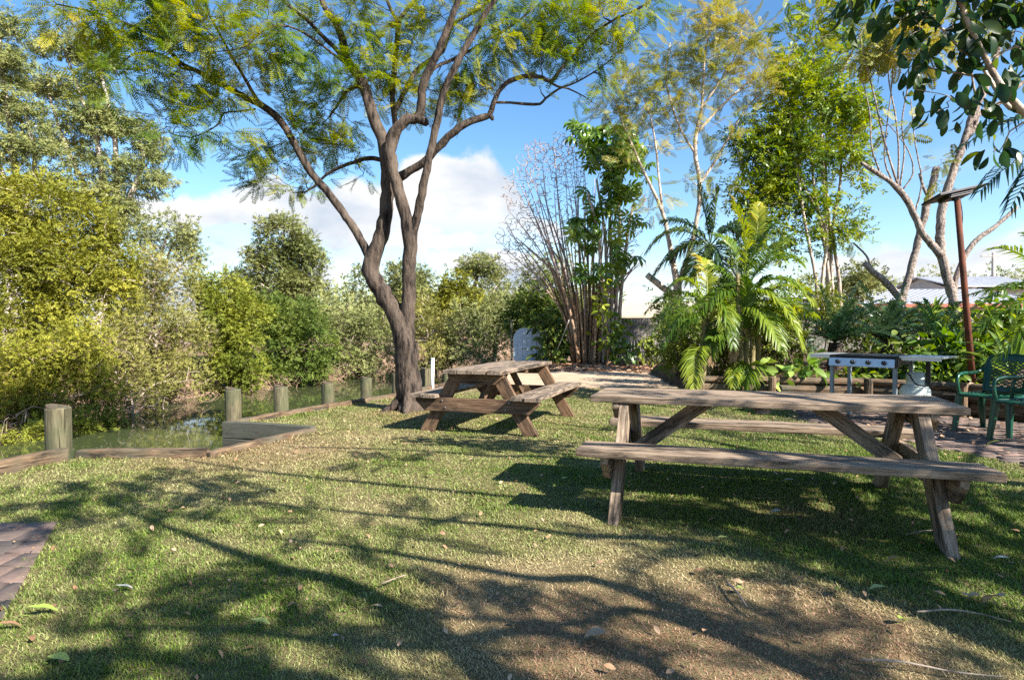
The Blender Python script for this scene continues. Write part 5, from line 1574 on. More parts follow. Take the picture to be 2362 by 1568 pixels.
# ---- dense glossy tree -------------------------------------------------------------
YG = 17.0
b0 = at(1888, 745, YG)
limbs = [L3([(1885 + 14 * k, 770, 9), (1880 + 14 * k + rng.normal() * 5, 650, 8), (1870 + 14 * k + rng.normal() * 8, 530, 7), (1845 + 22 * k + rng.normal() * 10, 400, 6), (1820 + 30 * k + rng.normal() * 10, 260, 3)], YG + .15 * (k - 2)) for k in range(5)]
T = pads(rng, [(1850, 190, 60, 40, 30), (1890, 250, 85, 50, 48), (1810, 290, 55, 60, 40), (1945, 250, 50, 45, 26), (1870, 350, 90, 55, 52), (1775, 380, 55, 65, 46), (1760, 470, 55, 55, 40), (1850, 450, 65, 45, 34), (1955, 330, 40, 45, 18), (1895, 530, 55, 50, 14), (1965, 520, 32, 50, 12), (1740, 330, 35, 40, 16), (1730, 540, 40, 45, 16), (2000, 270, 22, 22, 5), (1990, 400, 24, 24, 6), (1700, 300, 18, 18, 4), (1905, 165, 25, 18, 6), (1835, 150, 22, 14, 5), (1975, 215, 22, 18, 4), (1710, 440, 22, 25, 6), (1820, 560, 40, 40, 10)], YG, dens=.9)
tree('glossy_tree', 'dense glossy green tree with slim pale stems rising behind the cane palms', 'tree', (b0[0], b0[1], .3), limbs, T, [dict(n=20, rc=.27, tm=SPRAY, size=.21, grav=-.3, jit=.5)], 'palebark', 'gloss', None, 83, tip=.008, wig=.12, rmax=.03)

# ---- pruned pinkish tree ---------------------------------------------------------
YF = 12.0
b0 = at(2195, 760, YF)
limbs = [L3([(2210, 780, 32), (2200, 700, 25), (2178, 620, 23), (2168, 560, 23), (2170, 500, 23), (2180, 450, 22), (2200, 390, 20), (2222, 330, 18), (2240, 270, 16), (2265, 215, 21), (2290, 160, 17), (2310, 60, 12), (2330, -60, 8)], YF, .82),
         L3([(2170, 590, 22), (2150, 565, 19), (2128, 540, 18), (2110, 500, 17), (2090, 460, 17), (2070, 435, 16), (2045, 415, 12), (2015, 395, 13), (1985, 375, 8)], YF, .82),
         L3([(2210, 770, 22), (2200, 690, 17), (2205, 640, 15), (2225, 590, 14), (2250, 555, 14), (2285, 530, 12), (2315, 505, 11), (2345, 478, 9)], YF, .82),
         L3([(2235, 285, 13), (2270, 255, 12), (2310, 235, 11), (2361, 190, 10), (2420, 160, 8)], YF, .82),
         L3([(2225, 320, 14), (2245, 300, 13), (2255, 250, 10), (2245, 200, 6), (2235, 130, 4)], YF, .82)]
for q in [[(2072, 432, 8), (2055, 380, 7), (2035, 310, 6), (2020, 240, 5), (2000, 160, 4), (1985, 90, 3)], [(2070, 430, 7), (2072, 350, 6), (2065, 270, 5), (2050, 190, 4), (2045, 110, 3)], [(2075, 430, 6), (2085, 350, 5), (2080, 280, 5), (2095, 180, 4), (2090, 90, 3)],
          [(2080, 440, 6), (2105, 400, 5), (2095, 350, 4), (2060, 300, 3), (2030, 270, 3)], [(2060, 425, 6), (2040, 370, 5), (2045, 290, 4), (2055, 210, 4), (2060, 130, 3)], [(2030, 402, 6), (2010, 340, 5), (2005, 260, 4), (1990, 190, 3)], [(2110, 490, 6), (2125, 420, 5), (2110, 330, 4), (2100, 230, 3)]]:
    limbs.append(L3([(a_[0], a_[1], a_[2] * .85) for a_ in q], YF, .82))
T = pads(rng, [(2050, 120, 60, 32, 18), (2110, 105, 60, 32, 18), (2000, 110, 45, 40, 12), (2080, 60, 70, 35, 16), (2150, 130, 45, 30, 9), (2065, 300, 50, 40, 4), (2170, 380, 30, 20, 2), (2300, 70, 60, 50, 10)], YF)
tree('pruned_tree', 'pale rough-barked tree with long bare pruned limbs and thin upright shoots near the lamp pole', 'tree', (b0[0], b0[1], .3), limbs, T, [dict(n=4, rc=.2, tm=JACW, size=.34, dirw=.7, grav=-.2, jit=.7)], 'frangibark', 'jac_yellow', None, 84, tip=.007, wig=.12, rmax=.02, sides=12, rough=.06)
limbs = [L3([(2085, 780, 22), (2080, 700, 19), (2095, 640, 19), (2108, 590, 19), (2120, 540, 19), (2135, 480, 19), (2148, 430, 18), (2160, 386, 18)], YF + .6, .82),
         L3([(2082, 700, 19), (2060, 670, 19), (2035, 645, 18), (2010, 625, 16), (1992, 607, 14)], YF + .6, .82), L3([(2012, 625, 7), (1998, 590, 6), (1980, 572, 6), (1968, 560, 4)], YF + .6, .82), L3([(2140, 455, 8), (2128, 430, 8), (2120, 400, 7)], YF + .6, .82)]
T = pads(rng, [(2172, 375, 14, 12, 5), (1975, 560, 18, 16, 4), (2165, 440, 18, 25, 3)], YF + .6)
b0 = at(2083, 760, YF + .6)
tree('pruned_tree', 'shorter pruned tree with sawn-off limbs left of the taller pale pruned tree', 'tree', (b0[0], b0[1], .3), limbs, T, [dict(n=3, rc=.1, tm=JAC, size=.25)], 'frangibark', 'jac_yellow', None, 85, tip=.007, rmax=.02, sides=12, rough=.06)

# ---- broad-leaved tree over the right corner ------------------------------------
limbs = [([A(5.6, 3.4, -.05), A(5.5, 3.45, 1.2), A(5.2, 3.5, 2.2), at(2560, 420, 3.9)], [.13, .11, .09, .06]),
         L3([(2560, 420, 40, .1), (2440, 310, 22), (2361, 258, 16), (2310, 200, 13), (2270, 130, 12), (2235, 60, 11), (2200, -20, 10), (2150, -90, 8)], 3.8),
         L3([(2361, 258, 14), (2330, 250, 12), (2300, 215, 9), (2260, 150, 7), (2215, 115, 7), (2175, 70, 6), (2120, 30, 5)], 3.9),
         L3([(2310, 200, 9), (2240, 175, 6), (2180, 165, 5), (2130, 155, 4)], 3.9),
         L3([(2200, -20, 9), (2100, 0, 8), (2030, -10, 6), (1960, 0, 4)], 3.8),
         L3([(2440, 310, 16), (2500, 180, 14), (2480, 60, 10), (2420, -40, 8)], 3.7)]
T = pads(rng, [(2090, 20, 70, 30, 14), (2170, 50, 55, 40, 13), (2000, 0, 60, 22, 9), (2240, 90, 40, 40, 8), (2120, 90, 30, 30, 5), (2215, 150, 30, 35, 6), (2105, 180, 24, 30, 4), (2165, 225, 40, 35, 8), (2270, 60, 50, 40, 8), (2330, 40, 50, 50, 9), (2340, 130, 40, 40, 5), (2300, 250, 40, 40, 5), (2310, 330, 30, 30, 4), (2270, 200, 30, 30, 5), (2350, 20, 60, 40, 10), (2250, -50, 160, 50, 30), (2050, -60, 100, 40, 16), (2450, 50, 70, 120, 16)], 3.9, dens=.75)
tree('broadleaf_tree', 'overhanging branches with large dark drooping leaves in the top right corner', 'tree', (5.6, 3.4, 0), limbs, T, [dict(n=4, rc=.09, tm=BROAD, size=.105, dirw=.5, grav=-1.0, jit=.9)], 'palebark', 'bigleaf', None, 86, tip=.006, wig=.12, rmax=.012, twig=None)

# ---- palms ------------------------------------------------------------------------
def frond_mesh(rng, p0, p1, p2, npair=34, ll=.34, lw=.035, droop=.5, vee=.3, rr=.012, bare=.12, tint=(0, 1), rev=1):
    """p0 base, p1 control, p2 tip of the rachis"""
    b = Buf()
    s = np.linspace(0, 1, 18)[:, None]
    P_ = (1 - s) ** 2 * p0 + 2 * s * (1 - s) * p1 + s ** 2 * p2
    tube(b, P_, np.linspace(rr, rr * .25, 18), 5, False, tint=np.full(18 * 5, tint[0] + .75 * (tint[1] - tint[0])))
    f = np.linspace(bare, .995, npair)
    ff = np.repeat(f, 2); sg = np.tile([-1, 1], npair)
    s = ff[:, None]
    Q0 = (1 - s) ** 2 * p0 + 2 * s * (1 - s) * p1 + s ** 2 * p2
    Tn = nrm(2 * (1 - s) * (p1 - p0) + 2 * s * (p2 - p1))
    side = nrm(np.cross(Tn, np.tile(A(0, 0, 1.), (len(s), 1)) + .0 * Tn))
    upv = np.cross(side, Tn)
    fw = .45 + .9 * s
    d = nrm(side * sg[:, None] + Tn * fw + upv * vee + rng.normal(size=side.shape) * .10)
    l = ll * (np.sin(PI * (.16 + .80 * ff)) ** .6) * rng.uniform(.85, 1.1, len(ff))
    l = l[:, None]
    mid = Q0 + d * l * .5
    tip = Q0 + d * l * .95 + A(0, 0, -1.) * l * droop * (.6 + .4 * rng.random(l.shape))
    wv_ = nrm(np.cross(d, upv + rng.normal(size=d.shape) * .3)) * lw / 2
    V = np.stack([Q0 - wv_ * .5, Q0 + wv_ * .5, mid + wv_, mid - wv_, tip + wv_ * .15, tip - wv_ * .15], 1).reshape(-1, 3)
    k = np.arange(len(ff))[:, None] * 6
    Q = np.concatenate([k + np.array([[0, 1, 2, 3]]), k + np.array([[3, 2, 4, 5]])])
    base_t = rng.uniform(*tint)
    tt = np.repeat(np.clip(base_t + .12 * rng.normal(size=len(ff)), 0, 1), 6)
    b.add(V, Q, None, tt)
    return b

def palm(name, label, base, stems, fronds, mat, bark, seed, cat='palm', group=None, **kw):
    rng = np.random.default_rng(seed)
    base = np.asarray(base, float)
    root = empty(name, base, label, cat, group)
    if stems:
        for st in stems:
            b = Buf(); p, r = catmull(*st, .06)
            r = r * (1 + .08 * (np.arange(len(p)) % 4 == 0))
            tube(b, p, r, 9, True, .02, rng); b.build('stem', M[bark], root, True, base)
    for fr in fronds:
        k2 = dict(kw); 
        if len(fr) > 3: k2.update(fr[3])
        fm_ = k2.pop('mat', mat)
        b = frond_mesh(rng, fr[0], fr[1], fr[2], **k2)
        b.build('frond', M[fm_], root, False, base)
    return root

def FR(a, c, t, Y, ya=0, yc=0, yt=0, **k):
    return (at(a[0], a[1], Y + ya), at(c[0], c[1], Y + yc), at(t[0], t[1], Y + yt), k)
rp = np.random.default_rng(91)
Y1 = 9.9
st = [L3([(1722 + 12 * k, 872, 13), (1720 + 14 * k, 780, 12), (1712 + 10 * k + rp.normal() * 4, 690, 10), (1708 + 8 * k, 640 + 10 * k, 8)], Y1 + .1 * k) for k in (-1, 0, 1, 2)]
bright = dict(tint=(.6, .92)); greenf = dict(tint=(.1, .45)); mid = dict(tint=(.3, .6))
fr = [FR((1712, 650), (1735, 540), (1690, 470), Y1, **bright), FR((1712, 655), (1745, 540), (1790, 515), Y1, 0, .1, .2, **greenf), FR((1720, 660), (1790, 560), (1850, 610), Y1, 0, 0, -.2, **mid), FR((1722, 680), (1800, 600), (1875, 700), Y1, 0, 0, -.4, **bright),
      FR((1715, 690), (1780, 640), (1840, 760), Y1, 0, -.3, -.6, **bright), FR((1708, 670), (1650, 590), (1590, 640), Y1, 0, .2, .3, **greenf), FR((1705, 690), (1650, 650), (1600, 740), Y1, 0, -.2, -.4, **mid), FR((1712, 720), (1760, 690), (1800, 800), Y1, 0, -.4, -.8, **bright),
      FR((1706, 730), (1660, 720), (1640, 820), Y1, 0, -.3, -.5, **mid), FR((1716, 660), (1700, 560), (1650, 540), Y1, 0, .3, .6, **greenf), FR((1735, 700), (1800, 640), (1860, 670), Y1, 0, .3, .5, **bright), FR((1700, 700), (1660, 600), (1620, 600), Y1, 0, .3, .5, **mid), FR((1740, 720), (1810, 690), (1850, 800), Y1, 0, 0, -.2, **bright), FR((1728, 660), (1760, 580), (1830, 540), Y1, 0, .3, .5, **mid), FR((1725, 700), (1790, 680), (1880, 730), Y1, 0, .2, .4, **bright), FR((1725, 740), (1745, 660), (1770, 640), Y1, 0, 0, 0, **mid),
      FR((1735, 790), (1770, 730), (1800, 740), Y1, 0, -.2, -.4, **bright), FR((1712, 800), (1680, 760), (1640, 780), Y1, 0, -.2, -.5, **mid), FR((1718, 850), (1740, 820), (1715, 890), Y1, -.2, -.5, -.6, **mid), FR((1705, 850), (1690, 840), (1690, 890), Y1, -.2, -.5, -.6, ll=.2, npair=20, **bright),
      FR((1712, 780), (1735, 700), (1715, 640), Y1, 0, -.2, -.3, **greenf), FR((1730, 760), (1790, 690), (1830, 690), Y1, 0, .2, .3, **mid), FR((1712, 760), (1695, 750), (1690, 830), Y1, 0, -.2, -.3, mat='deadfrond', ll=.18, npair=26, droop=.8), FR((1718, 655), (1760, 500), (1745, 470), Y1, 0, .3, .5, **bright), FR((1700, 760), (1650, 690), (1610, 690), Y1, 0, .2, .3, **greenf)]
b0 = at(1722, 872, Y1)
palm('cane_palm', 'clump of golden cane palm with tall arching yellow-green fronds behind the near picnic table', (b0[0], b0[1], BEDZ), st, fr, 'palm', 'canebark', 92, group='cane palms in the garden bed', npair=50, ll=.36, lw=.026)
Y2 = 9.8
st = [L3([(1622 + 10 * k, 880, 10), (1626 + 6 * k, 800, 10), (1628 + 4 * k, 730, 9), (1626 - 4 * k, 690, 8)], Y2 + .1 * k) for k in (0, 1, -1)]
fr = [FR((1628, 700), (1590, 610), (1540, 670), Y2, **bright), FR((1628, 700), (1580, 640), (1505, 770), Y2, 0, 0, -.2, **mid), FR((1628, 695), (1640, 600), (1600, 590), Y2, 0, .2, .3, **bright), FR((1630, 700), (1690, 610), (1720, 720), Y2, 0, .1, .1, **mid),
      FR((1630, 710), (1680, 670), (1690, 800), Y2, 0, -.2, -.4, **greenf), FR((1625, 720), (1570, 680), (1530, 800), Y2, 0, -.3, -.4, **greenf), FR((1625, 740), (1600, 700), (1555, 780), Y2, 0, -.3, -.4, **mid),
      FR((1620, 800), (1595, 790), (1600, 905), Y2, -.2, -.5, -.7, tint=(.8, 1.0)), FR((1626, 720), (1660, 660), (1670, 640), Y2, 0, .3, .5, **greenf), FR((1622, 790), (1570, 740), (1530, 730), Y2, 0, .2, .2, **mid), FR((1630, 770), (1645, 770), (1640, 840), Y2, 0, -.2, -.3, mat='deadfrond', ll=.15, npair=24, droop=.8),
      FR((1630, 780), (1670, 740), (1690, 760), Y2, 0, -.1, -.2, **greenf), FR((1628, 705), (1560, 640), (1490, 720), Y2, 0, .3, .5, **mid), FR((1632, 720), (1680, 680), (1670, 760), Y2, 0, -.2, -.4, **mid)]
b0 = at(1622, 880, Y2)
palm('cane_palm', 'drooping cane palm with yellowing fronds touching the lawn edge, left of the taller clump', (b0[0], b0[1], BEDZ), st, fr, 'palm', 'canebark', 93, group='cane palms in the garden bed', npair=46, ll=.29, lw=.022, droop=.45)
Y3 = 16.0
st = [L3([(1636, 770, 14), (1636, 680, 12), (1637, 610, 12), (1638, 565, 12)], Y3)]
fr = [FR((1638, 570), (1560, 490), (1492, 580), Y3), FR((1636, 570), (1570, 540), (1505, 640), Y3), FR((1638, 565), (1590, 500), (1530, 510), Y3, 0, .2, .4), FR((1638, 560), (1625, 480), (1610, 425), Y3), FR((1638, 560), (1655, 490), (1650, 430), Y3), FR((1640, 565), (1690, 500), (1720, 560), Y3), FR((1640, 570), (1690, 540), (1710, 630), Y3, 0, -.2, -.4),
      FR((1640, 570), (1660, 560), (1680, 660), Y3, 0, -.4, -.6), FR((1636, 570), (1610, 560), (1590, 650), Y3, 0, -.4, -.6), FR((1640, 565), (1700, 480), (1760, 530), Y3, 0, .2, .4), FR((1636, 565), (1600, 540), (1545, 600), Y3, 0, .4, .8)]
b0 = at(1636, 770, Y3)
palm('dark_palm', 'dark green feather palm on a single trunk behind the cane palms', (b0[0], b0[1], .35), st, fr, 'palmdark', 'twig', 94, npair=42, ll=.58, lw=.045, droop=.6, rr=.02)
Y5 = 5.2
pb5 = at(2620, 430, Y5 + .4)
st = [([A(pb5[0] + .1, pb5[1], .3), A(pb5[0] + .05, pb5[1], 1.4), pb5], [.09, .08, .07])]
fr = [(pb5, at(2440, 170, Y5), at(2225, 335, Y5 - .2), {}), (pb5, at(2430, 250, Y5), at(2262, 440, Y5 - .1), {}), (pb5, at(2480, 200, Y5 + .3), at(2330, 480, Y5), {}), (pb5, pb5 + A(.3, -.6, .9), pb5 + A(.5, -1.4, .3), {}), (pb5, pb5 + A(.8, .2, .7), pb5 + A(1.6, .4, 0), {}), (pb5, pb5 + A(.2, .6, .9), pb5 + A(.3, 1.4, .4), {}), (pb5, pb5 + A(-.3, -.5, .7), pb5 + A(-.5, -1.1, .3), {})]
palm('dark_palm', 'palm beyond the right frame edge whose dark hanging fronds reach in above the lamp pole', (pb5[0] + .1, pb5[1], BEDZ), st, fr, 'palmdark', 'canebark', 95, npair=42, ll=.34, lw=.022, droop=.7, rr=.012)
Y6 = 6.9
pb6 = at(2440, 700, Y6)
fr = [(pb6, at(2380, 560, Y6), at(2285, 575, Y6), {}), (pb6, at(2370, 620, Y6), at(2270, 690, Y6 - .1), {}), (pb6, at(2380, 660, Y6 - .2), at(2255, 760, Y6 - .2), {}), (pb6, at(2370, 640, Y6 + .3), at(2240, 680, Y6 + .4), {}), (pb6, at(2420, 560, Y6 + .3), at(2360, 540, Y6 + .5), {}), (pb6, pb6 + A(.4, .3, .6), pb6 + A(1.0, .5, .3), {}), (pb6, pb6 + A(.3, -.4, .6), pb6 + A(.7, -.8, .2), {}), (pb6, at(2400, 700, Y6 - .3), at(2300, 830, Y6 - .2), {})]
st = [([A(pb6[0], pb6[1], .3), A(pb6[0], pb6[1], .8), pb6], [.05, .045, .035])]
palm('cane_palm', 'bright green young palm at the right frame edge behind the plastic chairs', (pb6[0], pb6[1], BEDZ), st, fr, 'palm', 'canebark', 96, group='cane palms in the garden bed', npair=40, ll=.30, lw=.020, droop=.4, rr=.009, tint=(.15, .5))

def cycad(label, dx, dy, Y, tips, seed):
    c = at(dx, dy, Y); rng = np.random.default_rng(seed)
    fr = []
    for (tx, ty, dyy, rise) in tips:
        t_ = at(tx, ty, Y + dyy); m_ = (c + t_) / 2 + A(0, 0, rise * np.linalg.norm(t_ - c))
        fr.append((c, m_, t_, {}))
    for k in range(24):
        a = k / 24 * 2 * PI + rng.normal() * .1; l = rng.uniform(.85, 1.3); e = rng.uniform(.05, .9)
        d = A(math.cos(a) * math.cos(e), math.sin(a) * math.cos(e), math.sin(e))
        t_ = c + d * l; t_[2] -= .15
        fr.append((c, c + d * l * .55 + A(0, 0, .22), t_, {}))
    st = [([A(c[0], c[1], BEDZ - .05), A(c[0], c[1], (BEDZ + c[2]) / 2), c], [.13, .13, .10])]
    palm('cycad', label, (c[0], c[1], BEDZ), st, fr, 'cycad', 'bark', seed, 'cycad', 'cycads behind the barbecue', npair=46, ll=.17, lw=.016, droop=.15, vee=.45, rr=.008, bare=.08)
cycad('dark green cycad directly left behind the barbecue, fronds arching towards the palms', 1925, 790, 10.8, [(1825, 735, -.2, .3), (1840, 700, 0, .25), (1890, 660, 0, .2), (1985, 650, 0, .2), (2040, 690, 0, .25), (1815, 790, -.3, .3), (1990, 760, -.4, .25), (1870, 820, -.6, .3)], 101)
cycad('cycad behind the middle of the barbecue with long fronds reaching right', 2040, 785, 11.4, [(1985, 655, 0, .15), (2090, 655, 0, .2), (2140, 700, 0, .25), (2180, 730, -.1, .3), (1950, 700, 0, .25), (2160, 770, -.3, .3), (2100, 800, -.5, .3)], 102)
cycad('cycad at the foot of the taller pruned tree beside the lamp pole', 2170, 790, 10.6, [(2090, 720, 0, .25), (2130, 690, 0, .2), (2230, 720, 0, .25), (2270, 750, -.1, .3), (2080, 770, -.3, .3)], 103)

# strap-leaved lily behind the chairs
def strap(label, c, tips, seed, n=14, L=.9, w=.05):
    rng = np.random.default_rng(seed)
    root = empty('strap_lily', (c[0], c[1], BEDZ), label, 'plant', 'strap-leaved plants in the garden bed')
    allt = [(np.asarray(t_), r_) for t_, r_ in tips]
    for k in range(n):
        a = rng.uniform(0, 2 * PI); e = rng.uniform(.3, 1.2)
        allt.append((c + L * rng.uniform(.7, 1.1) * A(math.cos(a) * math.cos(e), math.sin(a) * math.cos(e), math.sin(e)), .25))
    for t_, r_ in allt:
        m_ = (c + t_) / 2 + A(0, 0, r_)
        s = np.linspace(0, 1, 12)[:, None]
        p = (1 - s) ** 2 * c + 2 * s * (1 - s) * m_ + s ** 2 * t_
        Tn = nrm(np.gradient(p, axis=0)); sd_ = nrm(np.cross(Tn, A(0, 0, 1) + rng.normal(size=3) * .2)); nn = np.cross(sd_, Tn)
        ww = (w / 2 * np.sin(PI * np.clip(.22 + .78 * s, 0, 1)) ** .6)
        V = np.stack([p - sd_ * ww + nn * ww * .5, p, p + sd_ * ww + nn * ww * .5], 1).reshape(-1, 3)
        k3 = np.arange(11) * 3
        Q = np.concatenate([np.stack([k3, k3 + 1, k3 + 4, k3 + 3], -1), np.stack([k3 + 1, k3 + 2, k3 + 5, k3 + 4], -1)])
        b = Buf(); b.add(V, Q, None, np.full(36, rng.random())); b.build('leaf', M['strap'], root, True, (c[0], c[1], BEDZ))
    return root
c = at(2335, 868, 7.6)
strap('large strap-leaved lily arching over the chair back, long leaves reaching left', c, [(at(2160, 818, 7.5), .28), (at(2130, 838, 7.4), .25), (at(2190, 835, 7.3), .3), (at(2270, 700, 7.6), .1), (at(2350, 690, 7.6), .1), (at(2215, 790, 7.7), .25), (at(2361, 760, 7.2), .2)], 111, 12, 1.0, .06)
c = at(2150, 745, 12.2)
strap('spiky yellow-green strap plant at the foot of the taller pruned tree', c, [], 112, 26, .6, .05)

def bush(label, dx, dy, Y, rx, ry, n, leaf, tm, size, per, seed, name='garden_shrub', cat='shrub', rc=.14, grav=-.4, z0=None, group='leafy shrubs in the garden bed'):
    c = at(dx, dy, Y); rng = np.random.default_rng(seed)
    zb_ = BEDZ - .05 if z0 is None else z0
    base = A(c[0], c[1], zb_)
    s = Y / FD
    T = blob(rng, c, (rx * s, max(rx * s * .7, .2), ry * s), n, .4)
    T[:, 2] = np.maximum(T[:, 2], zb_ + .08)
    limbs = [(np.array([base + A(rng.normal() * .05, rng.normal() * .05, 0), base * .5 + c * .5 + A(rng.normal(), rng.normal(), 0) * rx * s * .3, c + A(rng.normal(), rng.normal() * .5, .4) * A(rx, rx, ry) * s * .5]), A(.014, .011, .006)) for _ in range(5)]
    return tree(name, label, cat, base, limbs, T, [dict(n=per, rc=rc, tm=tm, size=size, grav=grav, jit=.6)], 'twig', leaf, group, seed, tip=.004, wig=.15, rmax=.01, trunk='stems', crown='leaves')
bush('broad-leaved green shrub right behind the barbecue side shelf', 2120, 850, 9.6, 60, 55, 34, 'cover', BROAD, .15, 8, 121)
bush('leafy green shrub left of the lamp pole base', 2200, 830, 9.5, 60, 60, 40, 'cover', BROAD, .15, 8, 122)
bush('sunlit yellow-green leafy shrub right of the lamp pole base', 2290, 830, 8.9, 60, 60, 40, 'cover', BROAD, .14, 8, 123)
bush('tall fresh green shrub at the right frame edge above the chairs', 2340, 740, 9.4, 60, 70, 44, 'cover', BROAD, .14, 9, 124)
bush('dense green shrub behind the lamp pole at mid height', 2230, 760, 10.8, 70, 50, 40, 'gloss', BROAD, .16, 8, 125)
bush('shady green shrub behind the barbecue hotplate', 2020, 835, 10.0, 70, 45, 34, 'deep', BROAD, .14, 8, 126)
bush('brown-green scrubby shrub between the cane palm and the cycads', 1810, 810, 10.6, 60, 60, 40, 'deep', SPRAY, .12, 12, 127)
bush('dark shady shrub filling the gap behind the two cycads', 2010, 750, 12.8, 110, 60, 60, 'deep', SPRAY, .15, 14, 139, rc=.2)
bush('dark leafy shrub between the lamp pole and the cycads', 2120, 770, 12.4, 80, 50, 44, 'deep', BROAD, .16, 8, 140)
bush('fresh leafy shrub filling the cane palm clump at its left foot', 1665, 800, 10.5, 45, 60, 36, 'fresh', SPRAY, .13, 12, 151)
bush('sunlit leafy shrub between the two cane palms and the dark feather palm', 1690, 690, 11.2, 60, 60, 40, 'gloss', SPRAY, .14, 12, 152, rc=.17)
bush('leafy shrub at the right foot of the taller cane palm', 1775, 770, 10.7, 45, 60, 34, 'fresh', SPRAY, .13, 12, 153)
bush('green shrub at the left foot of the drooping cane palm', 1565, 800, 10.6, 36, 55, 26, 'fresh', SPRAY, .13, 12, 154)
bush('yellow-green leafy shrub behind the right side of the taller cane palm', 1800, 720, 11.6, 50, 60, 40, 'cover', SPRAY, .15, 12, 155, rc=.16)
bush('leafy shrub against the fence left of the drooping cane palm', 1550, 720, 15, 40, 60, 34, 'deep', SPRAY, .17, 12, 156, rc=.2)
bush('light green taro clump with pointed leaves left on the garden wall top', 1755, 862, 9.55, 30, 16, 9, 'greenleaf', BROAD, .20, 3, 128, 'taro_plant', 'plant', group='taro clumps along the garden wall')
bush('light green taro clump just left of the barbecue, on the garden wall top', 1865, 856, 9.5, 40, 20, 12, 'strap', BROAD, .20, 3, 129, 'taro_plant', 'plant', group='taro clumps along the garden wall')
bush('small taro clump between two others on the garden wall top', 1812, 868, 9.5, 22, 14, 7, 'greenleaf', BROAD, .16, 3, 130, 'taro_plant', 'plant', group='taro clumps along the garden wall')
bush('trailing green plant below the barbecue hotplate on the wall', 1985, 880, 9.4, 60, 22, 18, 'cover', BROAD, .12, 6, 131)
bush('trailing green plant spilling over the wall near the gas bottle', 2190, 885, 8.9, 55, 22, 20, 'cover', BROAD, .12, 6, 132)
bush('dark scrubby shrub behind the drooping cane palm', 1580, 770, 13, 60, 70, 44, 'deep', SPRAY, .16, 14, 133, rc=.2)
bush('shrub filling the gap under the dark feather palm', 1670, 730, 14, 70, 80, 54, 'fresh', SPRAY, .16, 12, 134, rc=.22)
bush('yellow-green shrub behind the cycads, below the glossy tree', 1880, 700, 12.6, 70, 50, 36, 'fresh', SPRAY, .15, 12, 135, rc=.2)
bush('rounded green tree top left of the shorter pruned tree, by the white roof', 1975, 650, 27, 38, 30, 30, 'greygreen', SPRAY, .32, 18, 136, 'far_tree', 'tree', .45, z0=0, group=None)
bush('low green shrub at the right end of the sandy path below the fence', 1500, 800, 18.5, 30, 26, 20, 'fresh', BROAD, .2, 6, 137, z0=0, rc=.2)
bush('fern-like green tuft among the bare shrub stems', 1440, 800, 19.6, 22, 30, 14, 'strap', BROAD, .3, 4, 138, z0=0, rc=.2)

# ---- trees behind the photographer that shade the lawn ---------------------------
def shade(dx, dy, h):
    p = gnd(dx, dy) + SUNV / SUNV[2] * h * .72
    return p if p[1] < 2.0 else gnd(dx, dy) + SUNV / SUNV[2] * h
rs = np.random.default_rng(141)
SH = [(250, 1140, .50, 9, 6.4), (90, 1180, .5, 9, 6.2), (380, 1165, .45, 8, 6.6), (520, 1115, .4, 5, 6.6), (440, 1390, .28, 9, 6.0), (340, 1470, .30, 10, 6.0), (540, 1500, .28, 9, 6.2), (120, 1440, .22, 5, 6.2), (240, 1560, .3, 5, 6),
      (2200, 1130, .55, 12, 5.4), (2100, 1230, .5, 13, 5.5), (1900, 1150, .5, 12, 5.6), (1690, 1190, .45, 10, 5.6), (2300, 1290, .45, 11, 5.3), (1880, 1290, .4, 11, 5.6), (1500, 1190, .35, 5, 5.8), (2050, 1330, .35, 8, 5.5), (1600, 1290, .3, 4, 5.8),
      (1300, 1500, .2, 4, 5.6), (1540, 1550, .24, 6, 5.5), (1800, 1520, .2, 3, 5.5), (1080, 1410, .3, 5, 5.8), (880, 1490, .28, 6, 5.8), (2200, 1440, .3, 5, 5.2), (700, 1545, .3, 6, 5.9), (1330, 1400, .2, 3, 5.7), (1000, 1530, .2, 4, 5.6), (2050, 1540, .3, 6, 5.4), (2330, 1540, .3, 6, 5.2),
      (700, 1180, .35, 3, 6.4), (1000, 1210, .35, 3, 6.2), (1250, 1120, .35, 3, 6.2), (820, 1060, .5, 3, 6.6), (1150, 1020, .5, 3, 6.5), (1700, 1010, .5, 3, 6), (2250, 1020, .5, 10, 5.4), (2000, 1000, .5, 5, 5.8), (1500, 960, .5, 2, 6.2)]
SHX = [(a, b_, r * 1.0, max(1, int(round(n * (.42 if b_ > 1340 else .72)))), h) for a, b_, r, n, h in SH]
T = np.concatenate([blob(rs, shade(a, b_, h), (r, r, .5), n, .2) for a, b_, r, n, h in SHX])
T = T[(T[:, 1] < 1.5) | (T[:, 0] / np.maximum(T[:, 1], .1) > 1.15)]
tb = A(6.2, -3.4, 0)
def SL(pts): return np.array([A(*p) for p in pts])
mainl = shade(900, 1400, 5.0); far_l = shade(400, 1222, 7.4)
